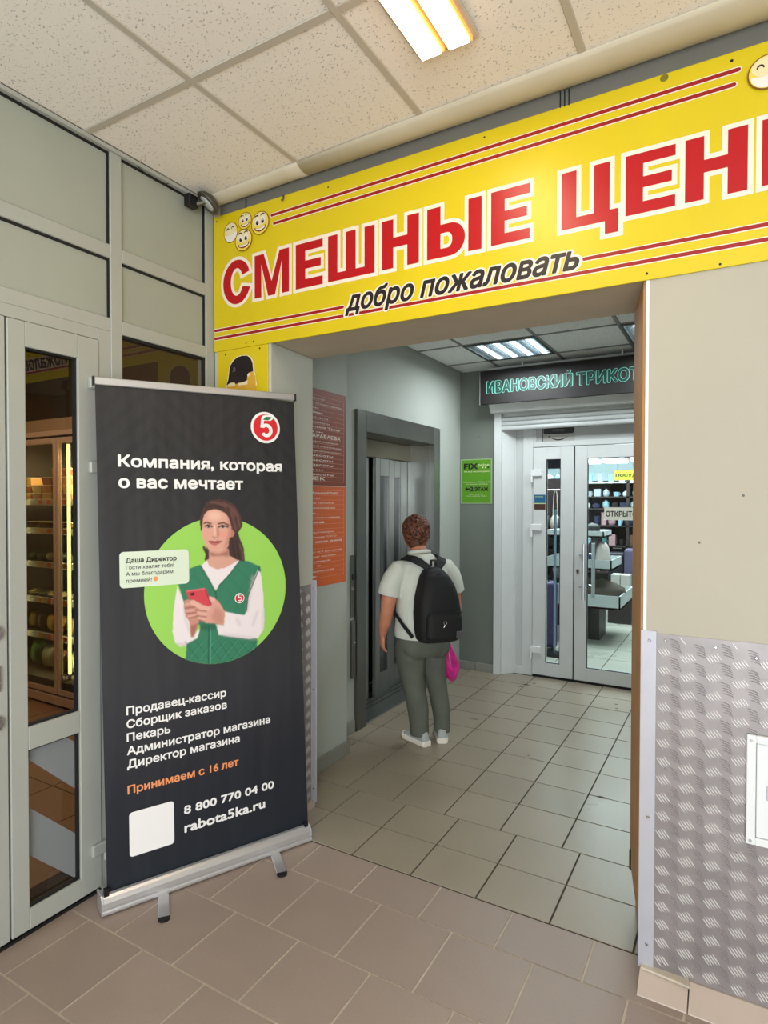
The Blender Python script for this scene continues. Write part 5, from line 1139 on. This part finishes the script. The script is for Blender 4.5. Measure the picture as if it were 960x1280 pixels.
rl_ = mat('price_rail', (196, 190, 184), .4); yt = mat('yellow_price_tag', (240, 176, 60), .5); ot = mat('orange_price_tag', (226, 122, 66), .5)
for i, z in enumerate(zs_):
    s_ = cbx(-5.5, 2.90, z-.02, -3.7, 3.38, z, 'shelf', fi); cbx(-5.5, 2.885, z-.035, -3.7, 2.90, z+.015, 'price_rail', rl_, par=s_)
    for k, x in enumerate([-4.93, -4.81, -4.66, -4.60, -4.30]): cbx(x, 2.882, z-.028, x+.055, 2.885, z+.010, 'price_tag', (ot if i == 0 else yt) if k % 2 == 0 else ot, 0, par=s_)
G = 'packed food in the chilled cabinet'
lidm = mat('tub_lid', (236, 222, 196), .4); tb = [mat('tub_orange_food', (206, 142, 92), .4), mat('tub_red_food', (176, 104, 74), .4), mat('tub_yellow_food', (216, 176, 104), .4)]
k = 0
for si, (x, n_) in enumerate([(-5.20, 3), (-5.06, 2), (-4.92, 3), (-4.78, 4), (-4.64, 4), (-4.50, 4), (-4.35, 3)]):
    for j in range(n_):
        z = 1.60+.065*j; t = thing('food_tub', 'food tub, %s up in %s stack from left, top shelf of chilled cabinet' % (ordn[j], ordn[si]), 'food tub', (x+.06, 2.96, z), G); k += 1
        b = MB(); b.hexa([(x+.008, 2.915, z), (x+.122, 2.915, z), (x+.122, 3.03, z), (x+.008, 3.03, z)], [(x, 2.905, z+.055), (x+.13, 2.905, z+.055), (x+.13, 3.04, z+.055), (x, 3.04, z+.055)]); b.build('tub', tb[(si+j) % 3], t); MB().box(x-.002, 2.903, z+.055, x+.132, 3.042, z+.063).build('lid', lidm, t)
for i, (z, h, cs) in enumerate([(1.365, .05, [((120, 70, 44), 'brown'), ((150, 120, 60), 'ochre'), ((96, 60, 40), 'dark brown')]), (1.09, .10, [((56, 64, 40), 'olive'), ((44, 50, 34), 'dark green'), ((100, 96, 60), 'khaki')]), (.80, .05, [((150, 140, 96), 'straw'), ((90, 90, 70), 'grey-green'), ((186, 172, 110), 'pale yellow')]), (.51, .17, [((130, 100, 40), 'mustard'), ((90, 76, 44), 'brown'), ((170, 140, 50), 'golden')])]):
    for j in range(7):
        x = -5.20+.135*j; c, cn = cs[j % 3]
        if i in (0, 2):
            t = thing('food_tray', '%s food tray under film on the cabinet %s, %s from the left' % (cn, names[i+1], ordn[j]), 'food tray', (x+.06, 2.97, z), G)
            MB().box(x+.004, 2.91, z, x+.122, 3.05, z+.025).build('tray', MATS['black_plastic'], t, bevel=.004); b = MB(); b.ell((x+.063, 2.98, z+.028), .052, .06, h*.6, 12, 8, lambda d: 1+.1*math.sin(9*d.x+5*d.y)); b.build('food', mat('food_'+cn.replace(' ', '_').replace('-', '_'), c, .4), t, smooth=True)
            if i == 0: t2 = MB(); t2.box(x+.002, 2.905, z+.058, x+.124, 3.05, z+.063); t2.build('lid', lidm, t)
        else:
            b = MB(); r = random.Random(j+9*i); b.ell((x+.062, 2.97, z+h*.5), .058, .05, h*.56, 14, 10, lambda d: (1-.35*abs(d.z)**3)*(1+.06*math.sin(5*d.x+3*d.z+j)))
            tag(b.build('food_bag', mat('bag_food_'+cn.replace(' ', '_'), c, .3), None, smooth=True), '%s food bag standing on the cabinet %s, %s from the left' % (cn, names[i+1], ordn[j]), 'food bag', G)
for j, (x, c, cn, z) in enumerate([(-5.06, (70, 104, 44), 'green', .36), (-4.90, (190, 196, 160), 'white and green', .32), (-4.74, (120, 84, 84), 'dusky red', .30), (-4.58, (84, 96, 50), 'olive green', .30)]):
    b = MB(); b.ell((x, 2.97, .20+z*.36), .085, .07, z*.37, 14, 10, lambda d: (1-.3*abs(d.z)**3)*(1+.08*math.sin(6*d.x+4*d.z+j)))
    tag(b.build('food_bag', mat('sack_'+cn.replace(' ', '_'), c, .4), None, smooth=True), 'large %s food sack on the floor deck of the chilled cabinet' % cn, 'food bag', G)
# ------------------------------------------------------------------ the woman waiting at the lift
def remesh(b, name, m, parent, vox=.007, it=4, fac=.6, smooth=True):
    me = bpy.data.meshes.new('tmp'); me.from_pydata(b.v, [], b.f); bm = bmesh.new(); bm.from_mesh(me); bmesh.ops.recalc_face_normals(bm, faces=bm.faces); bm.to_mesh(me); bm.free()
    o = bpy.data.objects.new('tmp', me); r = o.modifiers.new('r', 'REMESH'); r.mode = 'VOXEL'; r.voxel_size = vox
    if it: s = o.modifiers.new('s', 'SMOOTH'); s.iterations = it; s.factor = fac
    m2 = eval_mesh(o); bpy.data.objects.remove(o); m2.name = name
    q = bpy.data.objects.new(name, m2); COL.objects.link(q); q.parent = parent; m2.materials.clear(); m2.materials.append(m); m2.polygons.foreach_set('use_smooth', [smooth]*len(m2.polygons)); return q
def ring(cx, cy, z, rx, ry, n=28, tx=0, ty=0, p=1.0, wob=0, ph=0):
    out = []
    for i in range(n):
        a = 2*math.pi*i/n; c, s = math.cos(a), math.sin(a); c = math.copysign(abs(c)**p, c); s = math.copysign(abs(s)**p, s)
        k = 1+wob*math.sin(5*a+ph)
        out.append((cx+rx*c*k, cy+ry*s*k, z+tx*rx*c+ty*ry*s))
    return out
PX, PY = -1.745, 3.66; PR = math.radians(51)
pe = thing('person', 'person in pale polo shirt and grey-green trousers facing the lift, seen from behind', 'person', (PX, PY, .002), None, PR)
sk = mat('skin', (196, 128, 98), .55, var=.12, vscale=14); 
body = MB()
body.loft([ring(0, -.01, .60, .165, .125), ring(0, -.015, .70, .172, .135), ring(0, 0, .82, .158, .125), ring(0, .01, .95, .155, .125), ring(0, .01, 1.06, .165, .120), ring(0, .0, 1.14, .170, .105), ring(0, .01, 1.20, .125, .085), ring(0, .035, 1.235, .070, .065), ring(0, .06, 1.27, .055, .057), ring(0, .085, 1.32, .052, .056), ring(0, .10, 1.345, .050, .055)])
HC = Vector((-.005, .118, 1.388))
def headf(d):
    q = 1.0
    if d.y > 0: q *= 1+.10*max(0, -d.z)*(1-abs(d.x)) - .06*max(0, d.z)
    return q
body.ell(HC, .071, .092, .108, 24, 18, headf)
body.ell(HC+Vector((0, .060, -.070)), .040, .036, .034, 14, 10)                      # jaw and chin
body.tube([HC+Vector((0, .083, .012)), HC+Vector((0, .098, -.012)), HC+Vector((0, .106, -.024)), HC+Vector((0, .090, -.034))], [.008, .010, .013, .006], 10)
for s in (-1, 1):
    body.ell(HC+Vector((s*.073, -.002, -.008)), .009, .017, .029, 10, 8)
    body.ell(HC+Vector((s*.030, .078, -.020)), .018, .012, .014, 10, 8)
def limb(path, rr): body.tube(path, rr, 16)
def hand(mb, w0, dn, fwd, side, s, curl):
    """palm from wrist w0 along dn; fingers row runs along fwd; side = palm-facing direction"""
    dn, fwd, side = dn.normalized(), fwd.normalized(), side.normalized()
    mb.tube([w0-dn*.01, w0+dn*.02, w0+dn*.05, w0+dn*.078], [(.022, .016), (.030, .016), (.036, .015), (.034, .012)], 14, upv=tuple(side))
    L = [.062, .070, .066, .052]
    for i in range(4):
        p = w0+dn*.074+fwd*(.027-.018*i); c = curl*(1+.08*i); pts = [p-dn*.012, p]; d = dn.copy()
        for j, f in enumerate((.45, .30, .25)):
            ang = c*(.5 if j == 0 else 1.0); d = (d*math.cos(ang)+side*math.sin(ang)).normalized(); p = p+d*L[i]*f; pts.append(p)
        mb.tube(pts, [.0088, .0088, .0082, .0076, .0064], 10)
    p = w0+dn*.020+fwd*.024; d = (dn*.72+fwd*.62+side*.25).normalized(); pts = [p-d*.012, p+d*.016, p+d*.036, p+(d*.048+dn*.012)]; mb.tube(pts, [.010, .0105, .0095, .0075], 10)
# left arm hangs in front of the thigh; right arm holds the pink bag
LA = [Vector(q) for q in ((-.13, 0, 1.15), (-.190, -.005, 1.125), (-.220, .0, 1.04), (-.238, .012, .94), (-.243, .022, .875), (-.246, .055, .80), (-.243, .10, .715))]
limb(LA, [.050, .058, .054, .049, .044, .041, .025]); hand(body, LA[-1], Vector((.02, .18, -1)), Vector((0, 1, .15)), Vector((1, 0, 0)), -1, .42)
RA = [Vector(q) for q in ((.13, 0, 1.15), (.190, -.005, 1.125), (.215, -.005, 1.04), (.232, .0, .94), (.243, .0, .875), (.234, .012, .80), (.208, .020, .735))]
limb(RA, [.050, .058, .054, .049, .044, .040, .025]); hand(body, RA[-1], Vector((-.02, .05, -1)), Vector((0, 1, .1)), Vector((-1, 0, 0)), 1, 1.15)
FL, FR = Vector((-.095, -.005, 0)), Vector((.072, .0, 0))
for F_ in (FL, FR):
    s = 1 if F_.x > 0 else -1
    limb([(s*.075, -.01, .66), (-.092 if s < 0 else .068, 0, .50), (-.094 if s < 0 else .068, .005, .40), (F_.x, -.01, .28), (F_.x, -.012, .12), (F_.x, -.012, .05)], [.080, .068, .052, .050, .032, .031])
bd = remesh(body, 'body', sk, pe, .0062, 5)
fk2 = mat('eye_white', (226, 222, 216), .3)
for s in (-1, 1):
    MB().ell(HC+Vector((s*.028, .0835, .012)), .011, .006, .0065, 12, 8).build('eye', fk2, pe, local=True, smooth=True)
    MB().ell(HC+Vector((s*.028, .0885, .011)), .0048, .0022, .0048, 10, 6).build('iris', mat('iris_brown', (60, 40, 26), .2), pe, local=True, smooth=True)
    MB().tube([HC+Vector((s*.014, .089, .029)), HC+Vector((s*.030, .088, .034)), HC+Vector((s*.046, .078, .029))], .0024, 6).build('eyebrow', mat('eyebrow_brown', (84, 52, 34), .8), pe, local=True)
MB().tube([HC+Vector((-.024, .086, -.052)), HC+Vector((-.010, .0965, -.050)), HC+Vector((.010, .0965, -.050)), HC+Vector((.024, .086, -.052))], [.003, .0055, .0055, .003], 8).build('lips', mat('lips', (170, 84, 78), .5), pe, local=True, smooth=True)
MB().ell(HC+Vector((-.080, -.004, -.036)), .004, .004, .005, 8, 6).build('earring', mat('gold', (220, 180, 90), .2, metal=1), pe, local=True)
# short curly hair
hair = MB(); hair.ell(HC+Vector((0, -.018, .020)), .083, .098, .098, 20, 14); hair.ell(HC+Vector((0, -.046, -.058)), .066, .056, .066, 16, 12)
r = random.Random(5)
for i in range(420):
    d = Vector((r.gauss(0, 1), r.gauss(0, 1), r.gauss(0, 1))).normalized()
    if d.y > .45 and d.z < .45: continue
    if d.z < -.88 or (d.y > .1 and d.z < -.15): continue
    c = HC+Vector((d.x*.086, -.024+d.y*.100, .014+d.z*.102)); t = d.cross(Vector((r.gauss(0, 1), r.gauss(0, 1), r.gauss(0, 1)))).normalized()
    u = d.cross(t); R0 = r.uniform(.011, .020)
    hair.tube([c+(t*math.cos(a)+u*math.sin(a))*R0+d*(.004*a/3) for a in np.linspace(0, r.uniform(3, 5), 7)], [.0035, .006, .0075, .0075, .007, .0055, .003], 6)
hm = bpy.data.materials.new('auburn_hair'); hm.use_nodes = True; nt = hm.node_tree; b_ = nt.nodes['Principled BSDF']
no = nt.nodes.new('ShaderNodeTexNoise'); no.inputs['Scale'].default_value = 45; no.inputs['Detail'].default_value = 4; tc = nt.nodes.new('ShaderNodeTexCoord'); nt.links.new(tc.outputs['Object'], no.inputs['Vector'])
cr = nt.nodes.new('ShaderNodeValToRGB'); cr.color_ramp.elements[0].position = .35; cr.color_ramp.elements[0].color = (*lin((48, 24, 15)), 1); cr.color_ramp.elements[1].position = .7; cr.color_ramp.elements[1].color = (*lin((132, 78, 48)), 1)
nt.links.new(no.outputs['Fac'], cr.inputs[0]); nt.links.new(cr.outputs[0], b_.inputs['Base Color']); b_.inputs['Roughness'].default_value = .5
hair.build('hair', hm, pe, local=True, smooth=True)
# polo shirt
sh = mat('pale_cotton', (206, 210, 198), .85, var=.06, vscale=9, bump=.9, bscale=11)
s_ = MB()
s_.loft([ring(0, -.025, .715, .196, .168, wob=.012), ring(0, -.022, .76, .194, .165, wob=.018, ph=.6), ring(0, -.005, .85, .182, .150, wob=.02, ph=1.4), ring(0, .005, .95, .177, .147, wob=.018, ph=2), ring(0, .005, 1.05, .186, .142, wob=.008), ring(0, -.002, 1.13, .190, .125), ring(0, .004, 1.19, .152, .104), ring(0, .022, 1.232, .098, .083), ring(0, .04, 1.254, .072, .072)])
for A_ in (LA, RA):
    s = -1 if A_ is LA else 1
    s_.tube([(s*.11, 0, 1.155), (s*.168, -.002, 1.148), (s*.205, -.002, 1.10), (s*.224, .004, 1.05), (s*.232, .008, 1.01), (s*.236, .010, .990)], [.062, .071, .071, .072, .074, .075], 18)
remesh(s_, 'polo_shirt', sh, pe, .0065, 4)
b = MB()
for zz in (0,): b.tube([(.068*math.cos(a), .054+.070*math.sin(a), 1.258-.012*math.sin(a)) for a in np.linspace(0, 2*math.pi, 25)[:-1]], (.013), 8, closed=True)
b.build('collar', sh, pe, local=True, smooth=True)
# trousers
tm = mat('grey_green_cloth', (90, 93, 82), .85, var=.12, vscale=8, bump=.9, bscale=9)
t_ = MB(); t_.loft([ring(-.012, -.022, .60, .155, .130), ring(-.010, -.028, .64, .172, .150), ring(-.006, -.028, .70, .180, .156), ring(0, -.02, .76, .176, .148)])
t_.ell((-.082, -.075, .665), .092, .088, .098, 18, 12); t_.ell((.072, -.075, .665), .088, .086, .096, 18, 12)
for F_ in (FL, FR):
    s = 1 if F_.x > 0 else -1
    K_ = 1 if s < 0 else .88; X_ = lambda x: x if s < 0 else x-.024
    secs = [(s*.088, -.015, .68, .096, .125), (s*.092, -.008, .58, .096, .115), (s*.095, 0, .48, .088, .098), (s*.095, .003, .40, .077, .084), (F_.x, .0, .33, .072, .080), (F_.x, -.006, .24, .070, .078), (F_.x, -.008, .16, .064, .070), (F_.x, -.008, .10, .062, .066), (F_.x, -.004, .085, .064, .069), (F_.x, -.004, .055, .060, .066)]
    t_.loft([ring(X_(x) if z > .34 else x, y, z, rx*K_, ry*K_, 22, wob=.03, ph=i*1.3+s) for i, (x, y, z, rx, ry) in enumerate(secs)])
remesh(t_, 'trousers', tm, pe, .0062, 4)
# shoes
sw_ = mat('shoe_white_sole', (224, 216, 202), .6); su = mat('shoe_grey_knit', (160, 166, 164), .8, bump=.3, bscale=120)
def shoe(F_, ang):
    R_ = Matrix.Rotation(ang, 3, 'Z'); T = lambda p: tuple(Vector((F_.x, F_.y, 0))+R_ @ Vector(p))
    prof_ = [(-.085, .026), (-.075, .036), (-.03, .038), (.03, .040), (.09, .047), (.13, .044), (.155, .030), (.165, .012)]
    def outline(k, z): return [T((x_, y_, z)) for x_, y_ in [(w_*k, y) for y, w_ in prof_]+[(-w_*k, y) for y, w_ in reversed(prof_)]]
    b = MB(); b.loft([outline(.92, -.001), outline(1.04, .006), outline(1.06, .022), outline(.98, .034)]); sl = b.build('shoe_sole', sw_, pe, local=True, smooth=False, bevel=.003)
    b = MB(); secs = [(-.078, .045, .030), (-.06, .098, .034), (-.02, .098, .036), (.03, .085, .037), (.08, .062, .041), (.12, .050, .040), (.148, .036, .026), (.158, .028, .010)]
    rings = []
    for y, top, w_ in secs:
        rings.append([T((w_*math.cos(a)*(1 if math.sin(a) < .3 else .92), y, .024+(top-.024)*max(0, math.sin(a))**.8 if math.sin(a) > 0 else .024)) for a in np.linspace(0, 2*math.pi, 17)[:-1]])
    b.loft(rings); remesh(b, 'shoe_upper', su, pe, .0045, 3)
    MB().box(0, 0, 0, 0, 0, 0)
    b = MB()
    for i in range(4):
        y = .015+.02*i; z = .100-.011*i; b.tube([T((-.022, y, z-.008)), T((0, y, z)), T((.022, y, z-.008))], .003, 5)
    b.build('laces', M['white'], pe, local=True)
shoe(FL+Vector((0, -.005, 0)), math.radians(16)); shoe(FR+Vector((0, .0, 0)), math.radians(-22))

# ------------------------------------------------------------------ backpack (worn, its own thing)
bk = thing('backpack', 'black backpack hanging on both shoulders of the person', 'bag', (PX, PY, .002), None, PR)
bm1 = mat('black_nylon', (11, 11, 13), .75, bump=.3, bscale=16); bm2 = mat('black_webbing', (13, 13, 15), .8)
p_ = MB(); BY = -.222
def bring(z, hw, hd, cx=0, cy=BY): return ring(cx, cy, z, hw, hd, 28, p=.62)
p_.loft([bring(.690, .115, .055, .01), bring(.705, .138, .083, .01), bring(.77, .150, .095, .01), bring(.87, .150, .095, .005), bring(.96, .140, .090), bring(1.04, .118, .080, 0, BY+.01), bring(1.10, .090, .066, -.005, BY+.025), bring(1.135, .062, .048, -.005, BY+.04), bring(1.150, .035, .028, -.005, BY+.05)])
remesh(p_, 'pack', bm1, bk, .0065, 3)
q_ = MB(); q_.loft([ring(.012, BY-.072, .712, .104, .035, 24, p=.6), ring(.012, BY-.078, .735, .122, .042, 24, p=.6), ring(.012, BY-.078, .85, .120, .040, 24, p=.6), ring(.010, BY-.074, .885, .108, .032, 24, p=.6)])
remesh(q_, 'front_pocket', bm1, bk, .006, 3)
MB().tube([(-.105, BY-.095, .880), (-.05, BY-.110, .888), (.06, BY-.110, .888), (.125, BY-.095, .880)], .0035, 6).build('zip', bm2, bk, local=True)
MB().tube([(-.135, BY-.05, .91), (-.110, BY-.060, 1.00), (-.075, BY-.040, 1.08), (0, BY-.025, 1.118), (.07, BY-.040, 1.08), (.105, BY-.060, 1.00), (.135, BY-.05, .91)], .0035, 6).build('zip', bm2, bk, local=True)
MB().box(.080, BY-.123, .725, .124, BY-.112, .770).build('label_patch', mat('grey_rubber_patch', (78, 74, 78), .6), bk, local=True, bevel=.002)
kb = MB(); kb.tube([(.0, BY-.122, .840), (-.012, BY-.124, .830), (-.004, BY-.125, .815), (-.010, BY-.125, .800)], .0028, 6); kb.tube([(.0, BY-.122, .841), (.012, BY-.124, .833), (.007, BY-.125, .820)], .0028, 6); kb.build('key_ring', M['chrome'], bk, local=True)
def strap(pts, ws, nm='shoulder_strap'):
    b = MB(); P_ = [Vector(q) for q in pts]; rings = []
    for i, p in enumerate(P_):
        t = (P_[min(i+1, len(P_)-1)]-P_[max(i-1, 0)]).normalized(); nrm = (p-Vector((0, 0, p.z if p.z < 1.1 else 1.0))).normalized(); nrm = (nrm-t*nrm.dot(t)).normalized(); sd = t.cross(nrm)
        w_ = ws[i] if isinstance(ws, list) else ws; rings.append([tuple(p+sd*w_+nrm*.005), tuple(p-sd*w_+nrm*.005), tuple(p-sd*w_-nrm*.005), tuple(p+sd*w_-nrm*.005)])
    b.loft(rings); return b.build(nm, bm2, bk, local=True, bevel=.003)
for s in (-1, 1):
    strap([(s*.015, -.180, 1.155), (s*.045, -.155, 1.185), (s*.078, -.125, 1.212), (s*.102, -.080, 1.228), (s*.112, -.03, 1.230), (s*.118, .03, 1.228), (s*.124, .085, 1.19), (s*.130, .135, 1.12), (s*.140, .160, 1.02), (s*.155, .150, .95)], [.020, .026, .030, .031, .031, .031, .031, .030, .028, .022])
    strap([(s*.155, .150, .95), (s*.180, .105, .91), (s*.196, .040, .885), (s*.196, -.03, .86), (s*.186, -.095, .82), (s*.165, -.155, .775), (s*.150, -.185, .745)], .012, 'lower_strap')
strap([(-.02, -.18, 1.16), (-.018, -.178, 1.195), (.012, -.178, 1.195), (.014, -.18, 1.16)], .009, 'grab_loop')

# ------------------------------------------------------------------ pink carrier bag
pb = thing('carrier_bag', 'bright pink plastic carrier bag hanging from the right hand of the person', 'bag', (PX, PY, .002), None, PR)
pm = mat('pink_plastic', (214, 44, 140), .35, var=.35, vscale=22, col2=(150, 16, 92))
HB = RA[-1]+Vector((-.026, .0, -.062)); b = MB(); rings = []
for i, (z, rx, ry) in enumerate([(0, .008, .010), (-.02, .014, .018), (-.05, .026, .034), (-.10, .044, .055), (-.155, .058, .068), (-.205, .064, .070), (-.25, .052, .056), (-.285, .022, .026)]):
    rings.append([(HB.x+.012+rx*math.cos(a)*(1+.16*math.sin(5*a+i*.5)), HB.y+ry*math.sin(a)*(1+.12*math.sin(7*a+i*.6)), HB.z+z+(.018*math.cos(a*2+.8) if i > 4 else 0)) for a in np.linspace(0, 2*math.pi, 25)[:-1]])
b.loft(rings); b.build('bag', pm, pb, local=True, smooth=True)
b = MB(); b.tube([HB+Vector((0, -.016, -.005)), HB+Vector((0, -.014, .022)), HB+Vector((0, 0, .030)), HB+Vector((0, .014, .022)), HB+Vector((0, .016, -.005))], .0045, 6); b.build('handle', pm, pb, local=True)

# weight on the left leg: hips swing to her left, the feet stay put
for root in (pe, bk, pb):
    for o in root.children:
        for v in o.data.vertices:
            t = min(1, max(0, (v.co.z-.08)/.60)); v.co.x -= .072*t*t*(3-2*t)
            if root is bk and 'strap' not in o.name: v.co.x -= .004; v.co.z += .030
bpy.data.scenes.remove(TMP)
